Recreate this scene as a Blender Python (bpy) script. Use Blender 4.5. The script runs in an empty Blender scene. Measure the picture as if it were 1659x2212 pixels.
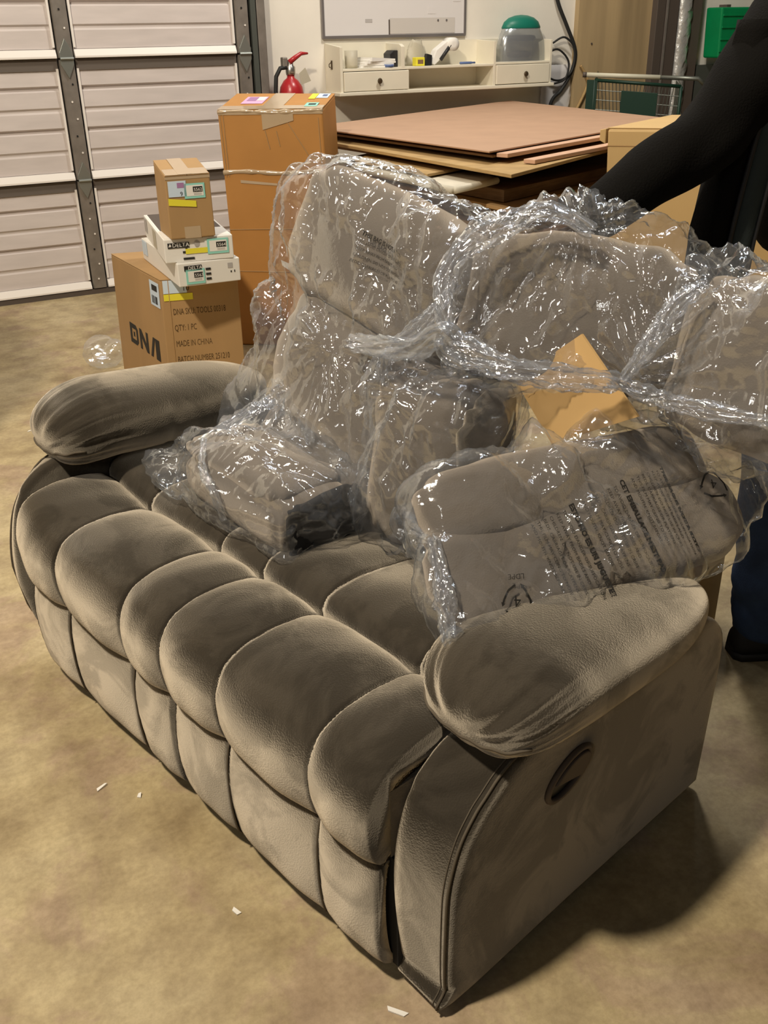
import bpy, bmesh, math, random
import numpy as np
from mathutils import Vector, Matrix
from mathutils.bvhtree import BVHTree

scene = bpy.context.scene
col = scene.collection
# ------------------------------------------------------------------ camera
W_PX, H_PX, F_PX = 1659.0, 2212.0, 2068.0
YAW = math.radians(28.0)
g = Vector((77, 4109, F_PX)).normalized()             # gravity in camera axes (x right, y down, z forward)
zc = Vector((0, 0, 1))
Yh = (zc - zc.dot(g) * g).normalized(); Zu = -g; Xh = Yh.cross(Zu)
c_, s_ = math.cos(YAW), math.sin(YAW)
wx = Xh * c_ + Yh * s_; wy = Yh * c_ - Xh * s_         # world axes seen from the camera (the rear wall runs along X)
Rm = Matrix((wx, wy, Zu))
cd = bpy.data.cameras.new('camera'); cam = bpy.data.objects.new('camera', cd); col.objects.link(cam)
right, down, fwd = Rm @ Vector((1, 0, 0)), Rm @ Vector((0, 1, 0)), Rm @ Vector((0, 0, 1))
M = Matrix((right, -down, -fwd)).transposed().to_4x4(); M.translation = Vector((0, 0, 1.4))
cam.matrix_world = M
cd.sensor_fit = 'VERTICAL'; cd.sensor_height = 36.0; cd.lens = 36.0 * F_PX / H_PX; cd.clip_start = .05
scene.camera = cam
# ------------------------------------------------------------------ world, lamps, exposure
world = bpy.data.worlds.new('world'); scene.world = world; world.use_nodes = True
world.node_tree.nodes['Background'].inputs[0].default_value = (1.0, .93, .82, 1)
world.node_tree.nodes['Background'].inputs[1].default_value = .028

def lamp(name, kind, loc, power, color, size=.2, size_y=None, target=None):
    d = bpy.data.lights.new(name, kind); d.energy = power; d.color = color
    if kind == 'POINT': d.shadow_soft_size = size
    else:
        d.shape = 'RECTANGLE' if size_y else 'DISK'; d.size = size
        if size_y: d.size_y = size_y
    o = bpy.data.objects.new(name, d); col.objects.link(o); o.location = loc
    if target: o.rotation_euler = (Vector(target) - Vector(loc)).to_track_quat('-Z', 'Y').to_euler()
    return o
lamp('high_bay_lamp', 'POINT', (-1.33, 1.14, 4.7), 900, (1.0, .87, .68), .17)
lamp('rear_bay_lamp', 'POINT', (.4, 4.2, 4.0), 75, (1.0, .88, .72), .30)
lamp('wall_bay_lamp', 'POINT', (3.2, 4.0, 4.2), 290, (1.0, .93, .82), .25)
lamp('side_bay_lamp', 'POINT', (-4.4, 1.6, 3.6), 85, (1.0, .93, .84), .42)
lamp('side_bay_lamp', 'POINT', (-3.6, -2.6, 3.8), 70, (1.0, .95, .88), .42)
for tx, ty, tz, pw, tc_ in ((2.6, 5.2, 4.0, 14, (.86, .92, 1.0)), (3.9, 3.6, 4.0, 9, (.86, .92, 1.0)), (.8, 2.7, 4.2, 9, (.90, .94, 1.0))):
    lamp('ceiling_tube_lamp', 'AREA', (tx, ty, tz), pw, tc_, .12, 1.5, (1.1, 1.6, .6))
vs = scene.view_settings
vs.view_transform = 'Standard'; vs.look = 'None'; vs.gamma = 1; vs.use_curve_mapping = False; vs.exposure = 0.0
scene.cycles.transparent_max_bounces = 40
scene.cycles.max_bounces = 8
rng = np.random.default_rng(7); random.seed(7)

# ------------------------------------------------------------------ materials
def newmat(name):
    m = bpy.data.materials.new(name); m.use_nodes = True
    return m, m.node_tree.nodes, m.node_tree.links
def mat(name, color, rough=.6, metal=0., noise=0., nscale=20., bump=0., bscale=200., spec=.4, sheen=0., stretch=None):
    m, N, L = newmat(name); p = N['Principled BSDF']
    p.inputs['Base Color'].default_value = (*color, 1); p.inputs['Roughness'].default_value = rough
    p.inputs['Metallic'].default_value = metal; p.inputs['Specular IOR Level'].default_value = spec
    if sheen: p.inputs['Sheen Weight'].default_value = sheen
    tc = N.new('ShaderNodeTexCoord'); src = tc.outputs['Object']
    if stretch:
        mp = N.new('ShaderNodeMapping'); mp.inputs['Scale'].default_value = stretch; L.new(src, mp.inputs[0]); src = mp.outputs[0]
    if noise:
        n = N.new('ShaderNodeTexNoise'); n.inputs['Scale'].default_value = nscale; n.inputs['Detail'].default_value = 6
        L.new(src, n.inputs['Vector'])
        r = N.new('ShaderNodeValToRGB'); r.color_ramp.elements[0].position = .3; r.color_ramp.elements[1].position = .7
        lo = [max(0, c * (1 - noise)) for c in color]; hi = [min(1, c * (1 + noise)) for c in color]
        r.color_ramp.elements[0].color = (*lo, 1); r.color_ramp.elements[1].color = (*hi, 1)
        L.new(n.outputs[0], r.inputs[0]); L.new(r.outputs[0], p.inputs['Base Color'])
    if bump:
        b = N.new('ShaderNodeBump'); b.inputs['Strength'].default_value = bump; b.inputs['Distance'].default_value = .01
        n2 = N.new('ShaderNodeTexNoise'); n2.inputs['Scale'].default_value = bscale; n2.inputs['Detail'].default_value = 3
        L.new(src, n2.inputs['Vector']); L.new(n2.outputs[0], b.inputs['Height']); L.new(b.outputs[0], p.inputs['Normal'])
    return m

def suede(name, color, sheen_col, patch=.25):
    """brushed microsuede: dark pile below, retro-reflecting sheen above, brushed patches, hide grain"""
    m, N, L = newmat(name); out = N['Material Output']; N.remove(N['Principled BSDF'])
    tc = N.new('ShaderNodeTexCoord')
    n = N.new('ShaderNodeTexNoise'); n.inputs['Scale'].default_value = 5.5; n.inputs['Detail'].default_value = 7; n.inputs['Roughness'].default_value = .62; n.inputs['Distortion'].default_value = .8
    L.new(tc.outputs['Object'], n.inputs['Vector'])
    r = N.new('ShaderNodeValToRGB'); e = r.color_ramp.elements
    e[0].position = .44; e[1].position = .54
    e[0].color = (1 - patch,) * 3 + (1,); e[1].color = (1, 1, 1, 1)
    L.new(n.outputs[0], r.inputs[0])
    def tint(c):
        x = N.new('ShaderNodeMix'); x.data_type = 'RGBA'; x.blend_type = 'MULTIPLY'; x.inputs[0].default_value = 1
        x.inputs[6].default_value = (*c, 1); L.new(r.outputs[0], x.inputs[7]); return x.outputs[2]
    d = N.new('ShaderNodeBsdfDiffuse'); L.new(tint(color), d.inputs[0])
    s = N.new('ShaderNodeBsdfSheen'); s.distribution = 'ASHIKHMIN'; s.inputs['Roughness'].default_value = .52; L.new(tint(sheen_col), s.inputs[0])
    v = N.new('ShaderNodeTexVoronoi'); v.inputs['Scale'].default_value = 330; L.new(tc.outputs['Object'], v.inputs['Vector'])
    b = N.new('ShaderNodeBump'); b.inputs['Strength'].default_value = .25; b.inputs['Distance'].default_value = .0015
    L.new(v.outputs['Distance'], b.inputs['Height']); L.new(b.outputs[0], d.inputs['Normal']); L.new(b.outputs[0], s.inputs['Normal'])
    a = N.new('ShaderNodeAddShader'); L.new(d.outputs[0], a.inputs[0]); L.new(s.outputs[0], a.inputs[1]); L.new(a.outputs[0], out.inputs[0])
    return m

def film(name, haze=.042, rough=.055, tint=(.985, .985, .99), crinkle=.05, scale=45, refl=.15):
    """clear polythene film: see-through, mirror-like at creases, a little milky"""
    m, N, L = newmat(name); out = N['Material Output']; N.remove(N['Principled BSDF'])
    tc = N.new('ShaderNodeTexCoord')
    n = N.new('ShaderNodeTexNoise'); n.inputs['Scale'].default_value = scale; n.inputs['Detail'].default_value = 4; n.inputs['Roughness'].default_value = .6
    L.new(tc.outputs['Object'], n.inputs['Vector'])
    v = N.new('ShaderNodeTexVoronoi'); v.feature = 'F1'; v.distance = 'MANHATTAN'; v.inputs['Scale'].default_value = scale * .55
    L.new(n.outputs['Color'], v.inputs['Vector'])
    mp = N.new('ShaderNodeMix'); mp.data_type = 'RGBA'; mp.inputs[0].default_value = .12
    L.new(tc.outputs['Object'], mp.inputs[6]); L.new(n.outputs['Color'], mp.inputs[7]); L.new(mp.outputs[2], v.inputs['Vector'])
    b = N.new('ShaderNodeBump'); b.inputs['Strength'].default_value = crinkle; b.inputs['Distance'].default_value = .006
    L.new(v.outputs['Distance'], b.inputs['Height'])
    t = N.new('ShaderNodeBsdfTransparent'); t.inputs[0].default_value = (*tint, 1)
    gl = N.new('ShaderNodeBsdfGlossy'); gl.inputs['Roughness'].default_value = rough; gl.inputs[0].default_value = (.90, .95, 1, 1)
    L.new(b.outputs[0], gl.inputs['Normal'])
    fr = N.new('ShaderNodeLayerWeight'); fr.inputs[0].default_value = .5
    pw = N.new('ShaderNodeMath'); pw.operation = 'POWER'; pw.inputs[1].default_value = 4.0; L.new(fr.outputs['Facing'], pw.inputs[0])
    ml = N.new('ShaderNodeMath'); ml.operation = 'MULTIPLY_ADD'; ml.inputs[1].default_value = .75; ml.inputs[2].default_value = refl; ml.use_clamp = True
    L.new(pw.outputs[0], ml.inputs[0])
    m1 = N.new('ShaderNodeMixShader'); L.new(ml.outputs[0], m1.inputs[0]); L.new(t.outputs[0], m1.inputs[1]); L.new(gl.outputs[0], m1.inputs[2])
    df = N.new('ShaderNodeBsdfDiffuse'); df.inputs[0].default_value = (.82, .86, .95, 1)
    m2 = N.new('ShaderNodeMixShader'); m2.inputs[0].default_value = haze
    L.new(m1.outputs[0], m2.inputs[1]); L.new(df.outputs[0], m2.inputs[2]); L.new(m2.outputs[0], out.inputs[0])
    return m

def concrete():
    m, N, L = newmat('polished_concrete'); p = N['Principled BSDF']
    tc = N.new('ShaderNodeTexCoord')
    def nz(scale, det, ro):
        n = N.new('ShaderNodeTexNoise'); n.inputs['Scale'].default_value = scale; n.inputs['Detail'].default_value = det; n.inputs['Roughness'].default_value = ro
        L.new(tc.outputs['Object'], n.inputs['Vector']); return n
    n1, n2, n3 = nz(2.6, 8, .62), nz(9, 6, .6), nz(120, 2, .5)
    r1 = N.new('ShaderNodeValToRGB'); e = r1.color_ramp.elements
    e[0].position, e[0].color = .34, (.34, .265, .145, 1); e[1].position, e[1].color = .68, (.54, .455, .285, 1)
    k = r1.color_ramp.elements.new(.5); k.color = (.45, .365, .215, 1)
    L.new(n1.outputs[0], r1.inputs[0])
    r2 = N.new('ShaderNodeValToRGB'); e = r2.color_ramp.elements
    e[0].position, e[0].color = .36, (.78, .75, .74, 1); e[1].position, e[1].color = .66, (1.1, 1.1, 1.08, 1)
    L.new(n2.outputs[0], r2.inputs[0])
    x = N.new('ShaderNodeMix'); x.data_type = 'RGBA'; x.blend_type = 'MULTIPLY'; x.inputs[0].default_value = 1
    L.new(r1.outputs[0], x.inputs[6]); L.new(r2.outputs[0], x.inputs[7]); 
    n4 = nz(3.4, 7, .65); n4.inputs['Distortion'].default_value = .6
    r4 = N.new('ShaderNodeValToRGB'); r4.color_ramp.elements[0].position = .52; r4.color_ramp.elements[1].position = .60
    L.new(n4.outputs[0], r4.inputs[0])
    x2 = N.new('ShaderNodeMix'); x2.data_type = 'RGBA'; x2.blend_type = 'MULTIPLY'; L.new(r4.outputs[0], x2.inputs[0])
    L.new(x.outputs[2], x2.inputs[6]); x2.inputs[7].default_value = (.90, .845, .95, 1)
    r5 = N.new('ShaderNodeValToRGB'); e = r5.color_ramp.elements; e[0].position, e[0].color = .30, (.80, .79, .77, 1); e[1].position, e[1].color = .62, (1.06, 1.06, 1.06, 1)
    n5 = nz(70, 4, .7); L.new(n5.outputs[0], r5.inputs[0])
    x3 = N.new('ShaderNodeMix'); x3.data_type = 'RGBA'; x3.blend_type = 'MULTIPLY'; x3.inputs[0].default_value = .8
    L.new(x2.outputs[2], x3.inputs[6]); L.new(r5.outputs[0], x3.inputs[7]); L.new(x3.outputs[2], p.inputs['Base Color'])
    p.inputs['Roughness'].default_value = .55; p.inputs['Specular IOR Level'].default_value = .25
    b = N.new('ShaderNodeBump'); b.inputs['Strength'].default_value = .12; b.inputs['Distance'].default_value = .004
    L.new(n3.outputs[0], b.inputs['Height']); L.new(b.outputs[0], p.inputs['Normal'])
    return m

MT = dict(
    suede=suede('taupe_microsuede', (.054, .046, .036), (.76, .675, .55), .27),
    suede_dark=suede('dark_microsuede', (.085, .072, .055), (.5, .44, .36)),
    suede_wrapped=suede('wrapped_microsuede', (.182, .156, .130), (.42, .365, .30), .06),
    lining=mat('black_lining', (.018, .018, .02), .9),
    thread=mat('brown_thread', (.10, .082, .06), .9),
    concrete=concrete(),
    wall=mat('white_wall_paint', (.80, .765, .69), .75, noise=.05, nscale=3, bump=.05, bscale=60),
    door=mat('white_door_steel', (.60, .545, .53), .5, noise=.06, nscale=4, stretch=(1, 1, 6)),
    door_lip=mat('white_door_lip', (.80, .76, .72), .45),
    door_rail=mat('grey_door_rail', (.125, .105, .09), .6),
    galv=mat('galvanised_steel', (.27, .245, .22), .5, .55, noise=.15, nscale=14),
    steel_dark=mat('dark_steel', (.10, .08, .068), .6, .2),
    steel_green=mat('dull_green_steel', (.09, .10, .09), .5, .3),
    zinc=mat('zinc_plate', (.30, .32, .30), .4, .7),
    hole=mat('black_hole', (.01, .01, .01), .9),
    hutch=mat('cream_paint', (.78, .73, .60), .5, noise=.04, nscale=6),
    knob=mat('bronze_knob', (.10, .07, .04), .45, .6),
    board=mat('white_board', (.72, .70, .70), .25, spec=.6),
    note=mat('tinted_sheet', (.58, .55, .52), .5),
    alu=mat('aluminium_frame', (.28, .26, .26), .4, .6),
    paper=mat('white_paper', (.82, .80, .76), .7),
    paper_grey=mat('grey_marks', (.45, .43, .42), .7),
    beige=mat('beige_plastic', (.50, .46, .36), .5),
    black=mat('black_plastic', (.02, .02, .022), .4),
    blue=mat('blue_plastic', (.10, .15, .32), .5),
    yellow=mat('yellow_label', (.80, .72, .05), .6),
    teal=mat('teal_label', (.30, .68, .60), .6),
    bluelab=mat('pale_blue_label', (.60, .72, .86), .6),
    pink=mat('pink_label', (.72, .42, .66), .6),
    purple=mat('purple_print', (.38, .20, .40), .6),
    ink=mat('black_ink', (.022, .02, .018), .7),
    ink_brown=mat('box_print_ink', (.10, .055, .02), .8),
    red=mat('red_enamel', (.42, .02, .025), .3, spec=.6),
    rubber=mat('black_rubber', (.02, .02, .02), .6),
    chrome=mat('worn_chrome', (.5, .48, .45), .3, .9),
    kraft=mat('kraft_board', (.41, .255, .115), .8, noise=.06, nscale=7, stretch=(1, 1, .25)),
    orange=mat('orange_kraft_board', (.47, .225, .06), .65, noise=.07, nscale=5, bump=.08, bscale=6),
    kraft_pale=mat('pale_kraft_board', (.60, .41, .185), .75, noise=.05, nscale=3),
    kraft_card=mat('kraft_sheet', (.62, .40, .17), .75, noise=.04, nscale=5),
    hard=mat('pinkish_hardboard', (.44, .275, .18), .7, noise=.05, nscale=6),
    ply=mat('plywood_edge', (.42, .28, .12), .8, noise=.15, nscale=12, stretch=(1, 1, 12)),
    ply_dark=mat('dark_cardboard_edge', (.21, .125, .06), .85, noise=.2, nscale=10, stretch=(1, 1, 14)),
    ply_pink=mat('pink_wood_strip', (.60, .38, .26), .75, noise=.08, nscale=9),
    panel_white=mat('dirty_white_panel', (.62, .58, .48), .55, noise=.15, nscale=9),
    plycol=mat('plywood_sheet', (.42, .31, .17), .7, noise=.3, nscale=3.2, stretch=(1.6, 1, .12)),
    foil=mat('crumpled_foil', (.75, .75, .73), .3, .6, bump=1.0, bscale=14),
    green=mat('green_plastic', (.0, .22, .07), .5, noise=.1, nscale=8),
    green_dark=mat('dark_green_plastic', (.005, .03, .018), .5),
    wire=mat('cart_wire', (.16, .17, .15), .4, .7),
    handle=mat('cart_handle', (.55, .53, .42), .5),
    tape=mat('parcel_tape', (.50, .36, .22), .16, spec=.8),
    tape_clear=mat('clear_parcel_tape', (.50, .38, .25), .12, spec=1.0),
    hoodie=mat('black_knit', (.0075, .007, .0065), .95, bump=.25, bscale=260, spec=.05),
    zip=mat('teal_grey_facing', (.034, .047, .050), .8, bump=.1, bscale=200),
    shirt=mat('grey_shirt', (.42, .42, .40), .85),
    jeans=mat('dark_blue_denim', (.026, .052, .125), .85, noise=.25, nscale=18, bump=.25, bscale=300),
    shoe=mat('dark_shoe', (.012, .012, .014), .6),
    skin=mat('skin', (.42, .24, .16), .55),
    hair=mat('dark_hair', (.02, .015, .01), .7),
    film=film('clear_polythene'),
    film_fold=film('gathered_polythene', .07, .06, (.97, .97, .98), .05, 45, .16),
    film_soft=film('clear_polythene_soft', .014, .06, crinkle=.3, scale=30),
    visor=film('smoky_visor', .12, .15, (.72, .72, .68), .05, 5),
    headgear=mat('visor_green', (.01, .17, .12), .4),
)

# ------------------------------------------------------------------ mesh helpers
class MB:
    def __init__(s): s.v, s.f = [], []
    def add(s, v, f):
        o = len(s.v); s.v += [tuple(p) for p in v]; s.f += [tuple(i + o for i in q) for q in f]; return s
    def hexa(s, p):     # bottom 4 (ccw from above), top 4
        return s.add(p, [(3, 2, 1, 0), (4, 5, 6, 7), (0, 1, 5, 4), (1, 2, 6, 5), (2, 3, 7, 6), (3, 0, 4, 7)])
    def box(s, x0, x1, y0, y1, z0, z1):
        return s.hexa([(x0, y0, z0), (x1, y0, z0), (x1, y1, z0), (x0, y1, z0), (x0, y0, z1), (x1, y0, z1), (x1, y1, z1), (x0, y1, z1)])
    def tube(s, path, r, n=10, closed=False):
        P = [Vector(p) for p in path]; k = len(P); rr = r if hasattr(r, '__len__') else [r] * k
        vs_, fs = [], []; up = None
        for i in range(k):
            a = P[i - 1] if (i > 0 or closed) else P[i]; b = P[(i + 1) % k] if (i < k - 1 or closed) else P[i]
            t = (b - a).normalized()
            if up is None: up = t.orthogonal().normalized()
            up = (up - t * up.dot(t)); up = up.normalized() if up.length > 1e-6 else t.orthogonal().normalized()
            w = t.cross(up)
            for j in range(n):
                q = 2 * math.pi * j / n; vs_.append(P[i] + (up * math.cos(q) + w * math.sin(q)) * rr[i])
        for i in range(k if closed else k - 1):
            for j in range(n):
                i2 = (i + 1) % k; fs.append((i * n + j, i * n + (j + 1) % n, i2 * n + (j + 1) % n, i2 * n + j))
        if not closed: fs += [tuple(range(n))[::-1], tuple((k - 1) * n + j for j in range(n))]
        return s.add(vs_, fs)
    def lathe(s, prof, c=(0, 0, 0), n=24, axis='z'):
        vs_, fs = [], []
        for (r, h) in prof:
            for j in range(n):
                q = 2 * math.pi * j / n; x, y = r * math.cos(q), r * math.sin(q)
                p = {'z': (x, y, h), 'y': (x, h, y), 'x': (h, x, y)}[axis]
                vs_.append((c[0] + p[0], c[1] + p[1], c[2] + p[2]))
        m = len(prof)
        for i in range(m - 1):
            for j in range(n): fs.append((i * n + j, i * n + (j + 1) % n, (i + 1) * n + (j + 1) % n, (i + 1) * n + j))
        fs += [tuple(range(n))[::-1], tuple((m - 1) * n + j for j in range(n))]
        return s.add(vs_, fs)
    def prism(s, poly, axis, h0, h1):   # polygon extruded along an axis
        mp = {'x': lambda p, h: (h, p[0], p[1]), 'y': lambda p, h: (p[0], h, p[1]), 'z': lambda p, h: (p[0], p[1], h)}[axis]
        k = len(poly); v = [mp(p, h0) for p in poly] + [mp(p, h1) for p in poly]
        f = [tuple(range(k))[::-1], tuple(range(k, 2 * k))] + [(i, (i + 1) % k, k + (i + 1) % k, k + i) for i in range(k)]
        return s.add(v, f)
    def rings(s, R, cap=True, closed=False):     # list of equal-length closed rings
        n = len(R[0]); v = [p for r in R for p in r]; m = len(R); f = []
        for i in range(m if closed else m - 1):
            i2 = (i + 1) % m
            for j in range(n): f.append((i * n + j, i * n + (j + 1) % n, i2 * n + (j + 1) % n, i2 * n + j))
        if cap and not closed: f += [tuple(range(n))[::-1], tuple((m - 1) * n + j for j in range(n))]
        return s.add(v, f)
    def build(s, name, m, parent=None, smooth=False, bevel=0., kind=None, label=None):
        me = bpy.data.meshes.new(name); me.from_pydata(s.v, [], s.f)
        bm = bmesh.new(); bm.from_mesh(me); bmesh.ops.recalc_face_normals(bm, faces=bm.faces); bm.to_mesh(me); bm.free()
        return link(name, me, m, parent, smooth, bevel, kind, label)

def link(name, me, m, parent=None, smooth=False, bevel=0., kind=None, label=None):
    o = bpy.data.objects.new(name, me); col.objects.link(o)
    if m is not None:
        me.materials.clear(); me.materials.append(MT[m] if isinstance(m, str) else m)
    if smooth: me.polygons.foreach_set('use_smooth', [True] * len(me.polygons))
    if parent: o.parent = parent
    if bevel:
        b = o.modifiers.new('bevel', 'BEVEL'); b.width = bevel; b.segments = 2; b.limit_method = 'ANGLE'
    if kind: o['kind'] = kind
    if label: o['label'] = label
    return o
def tag(o, label, cat, group=None):
    o['label'] = label; o['category'] = cat
    if group: o['group'] = group
    return o
def thing(name, label, cat, loc=(0, 0, 0), rz=0., group=None):
    o = bpy.data.objects.new(name, None); col.objects.link(o); o.empty_display_size = .1
    o.location = loc; o.rotation_euler = (0, 0, rz)
    return tag(o, label, cat, group)
def structure(o): o['kind'] = 'structure'; return o

def text_mesh(txt, size, extrude=.0, align='LEFT', bold=0.):
    c = bpy.data.curves.new('text', 'FONT'); c.body = txt; c.size = size; c.extrude = extrude; c.align_x = align; c.resolution_u = 2; c.offset = bold
    o = bpy.data.objects.new('text', c); col.objects.link(o)
    me = bpy.data.meshes.new_from_object(o.evaluated_get(bpy.context.evaluated_depsgraph_get()))
    bpy.data.objects.remove(o); return me
def tri(x): return np.abs(((x * .5) % 1.0) * 2 - 1) * 2 - 1          # triangle wave, period 2, slope +-2
def crumple(P, seed, freq, n=5):
    """height of an origami-like crumpled sheet: space folded over and over along random planes"""
    r = np.random.default_rng(seed); q = P * freq
    for i in range(n):
        d = r.normal(size=3); d /= np.linalg.norm(d); per = r.uniform(.7, 2.2); o = r.uniform(0, 5)
        s = q @ d + o; t = per * .5 * tri(s / per)
        q = q + ((t - s) * .92)[:, None] * d
    d = r.normal(size=3); d /= np.linalg.norm(d)
    h = q @ d; return (h - h.mean()) / freq
def evaluated(me, mods):
    o = bpy.data.objects.new('tmp', me); col.objects.link(o)
    for kind, kw in mods:
        m = o.modifiers.new(kind, kind)
        for k, v in kw.items(): setattr(m, k, v)
    out = bpy.data.meshes.new_from_object(o.evaluated_get(bpy.context.evaluated_depsgraph_get()))
    bpy.data.objects.remove(o); return out
def verts(me):
    a = np.empty(len(me.vertices) * 3); me.vertices.foreach_get('co', a); return a.reshape(-1, 3)
def normals(me):
    a = np.empty(len(me.vertices) * 3); me.vertices.foreach_get('normal', a); return a.reshape(-1, 3)
def set_verts(me, a): me.vertices.foreach_set('co', a.ravel()); me.update()

# ================================================================== THE SETTING
structure(MB().box(-6, 9, -4, 6.3, -.1, 0).build('floor', 'concrete'))
WY = 6.03
structure(MB().box(2.41, 7.5, WY, WY + .15, 0, 4.4).build('wall_back', 'wall'))
structure(MB().box(-6, 2.41, WY + .05, WY + .2, 0, 4.4).build('wall_rear', 'wall'))
structure(MB().box(-1.3, -.086, 3.2, 3.86, 0, 1.82).build('left_shadow_block', 'wall'))  # unseen block, added only to cast a shadow on the left floor
# ---- sectional garage door
door = structure(MB().box(-3.2, 2.36, 5.985, 6.0, .03, 3.2).build('door_1', 'door'))
def corr(x0, x1, z0, z1):
    """one ribbed steel panel: profile in (y, z) with grooves, lip left out"""
    H = z1 - z0; pr = [(5.985, z0)]
    gs = [.20, .42, .62, .83]
    for k, q in enumerate(gs):
        z = z0 + H * q; d = .004 if k % 2 == 0 else .014
        pr += [(5.955, z - .016), (5.955 + d, z - .006), (5.955 + d, z + .004), (5.951, z + .014)]
    pr += [(5.955, z1), (5.985, z1)]
    pr[0:1] = [(5.985, z0), (5.955, z0)]
    return MB().prism(pr, 'x', x0, x1)
lines = [(.03, .655), (.655, 1.29), (1.29, 1.93), (1.93, 2.57)]
bays = [(-3.2, -1.35), (-1.27, .2), (.2, 1.175), (1.285, 2.225)]
bays = [(-3.2, -.73), (-.65, 1.185), (1.285, 2.225)]
for (z0, z1) in lines:
    for (x0, x1) in bays:
        corr(x0, x1, z0 + .048, z1 - .060).build('door_panel', 'door', door)
        MB().prism([(5.985, z0 - .005), (5.925, z0 + .003), (5.925, z0 + .012), (5.942, z0 + .044), (5.985, z0 + .05)], 'x', x0, x1).build('door_lip', 'door_lip', door)
        MB().box(x0, x1, 5.948, 5.985, z1 - .060, z1 - .003).build('door_rail', 'door_rail', door)
        for xx in (x0, x1 - .012):
            MB().box(xx, xx + .012, 5.94, 5.98, z0 + .055, z1 - .05).build('panel_flange', 'door_lip', door)
for (x0, x1) in ((-.73, -.65), (1.195, 1.275), (2.235, 2.315)):
    for (z0, z1) in lines:
        st = MB().prism([(x0, 5.935), (x0 + .006, 5.925), (x1 - .006, 5.925), (x1, 5.935), (x1, 5.985), (x0, 5.985)], 'z', z0 + .004, z1 - .006).build('door_stile', 'galv', door)
        h = MB(); w = MB()
        for k in range(7):
            z = z0 + .06 + k * (z1 - z0 - .1) / 6; x = (x0 + x1) / 2 + (.012 if k % 2 else -.004)
            (h if k % 3 == 2 else w).lathe([(.0055, 5.921), (.0045, 5.926)], (x, 0, z), 8, 'y')
        h.build('punched_hole', 'hole', st); w.build('rivet', 'door_lip', st)
    for (z0, z1) in lines[:3]:
        cx = (x0 + x1) / 2
        for sg in (1, -1):
            MB().prism([(cx - .036, z1 + sg * .004), (cx + .036, z1 + sg * .004), (cx + .036, z1 + sg * .03), (cx, z1 + sg * .10), (cx - .036, z1 + sg * .03)], 'y', 5.914, 5.925).build('hinge_plate', 'zinc', door, bevel=.002)
        MB().tube([(cx - .036, 5.912, z1), (cx + .036, 5.912, z1)], .008, 8).build('hinge_barrel', 'zinc', door)
MB().box(-3.2, 2.33, 5.93, 5.985, 0, .028).build('rubber_seal', 'steel_dark', door)
structure(MB().prism([(2.33, 5.93), (2.362, 5.93), (2.362, 5.95), (2.345, 5.95), (2.345, 6.02), (2.33, 6.02)], 'z', 0, 3.2).build('trim_1', 'steel_green'))
structure(MB().box(2.372, 2.425, 5.94, 6.04, 0, 3.2).build('trim_2', 'galv', bevel=.004))
# ---- plywood lining and steel posts at the right of the wall
sheet = structure(MB().box(4.80, 5.47, 5.985, 6.03, 0, 3.).build('trim_3', 'plycol'))
MB().lathe([(.006, 5.984), (.006, 5.978)], (4.93, 0, 1.29), 8, 'y').build('screw_head', 'steel_dark', sheet)
structure(MB().box(5.47, 5.55, 5.93, 6.03, 0, 3.).build('trim_4', 'steel_dark', bevel=.004))
post = structure(MB().prism([(5.55, 6.02), (5.55, 5.95), (5.565, 5.935), (5.68, 5.935), (5.695, 5.95), (5.695, 6.02)], 'z', 0, 3.).build('trim_5', 'steel_dark'))
structure(MB().box(5.565, 5.575, 5.925, 5.94, 0, 3.).build('trim_6', 'galv'))
fm = MB()
R_ = []
for i in range(60):
    z = .4 + i * .035; k = .008 * math.sin(i * 1.9) + .006 * math.sin(i * .7)
    R_.append([(5.70, 6.02, z), (5.705, 5.93 + k, z + .008 * math.sin(i)), (5.745, 5.918 - k, z), (5.785, 5.922 + k * 1.2, z - .006 * math.sin(i * 2)), (5.815, 5.935 - k, z), (5.82, 6.02, z)])
fm.rings(R_); structure(fm.build('trim_7', 'foil', smooth=True))
structure(MB().box(5.83, 5.93, 5.95, 6.03, 0, 3.).build('trim_8', 'steel_dark', bevel=.004))
structure(MB().box(5.96, 7.2, 5.97, 6.03, 0, 1.12).build('trim_9', 'steel_green'))

# ================================================================== SOFA  (local x = depth b, local y = width a, z up)
EB = math.radians(14.5); SO = Vector((.551, .841, 0))
ebv = Vector((math.cos(EB), math.sin(EB), 0)); eav = Vector((-math.sin(EB), math.cos(EB), 0))
def SW(a, b, z): return SO + eav * a + ebv * b + Vector((0, 0, z))
sofa = thing('reclining_loveseat', 'taupe microsuede reclining loveseat with tufted seat, backrests not yet fitted', 'sofa', SO, EB)
SWID = 1.42
def catmull(P, n):
    P = np.array(P, float); k = len(P); out = []
    for t in np.linspace(0, k - 1, n):
        i = min(int(t), k - 2); u = t - i
        p0, p1, p2, p3 = P[max(i - 1, 0)], P[i], P[i + 1], P[min(i + 2, k - 1)]
        out.append(.5 * ((2 * p1) + (-p0 + p2) * u + (2 * p0 - 5 * p1 + 4 * p2 - p3) * u * u + (-p0 + 3 * p1 - 3 * p2 + p3) * u ** 3))
    return np.array(out)
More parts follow.
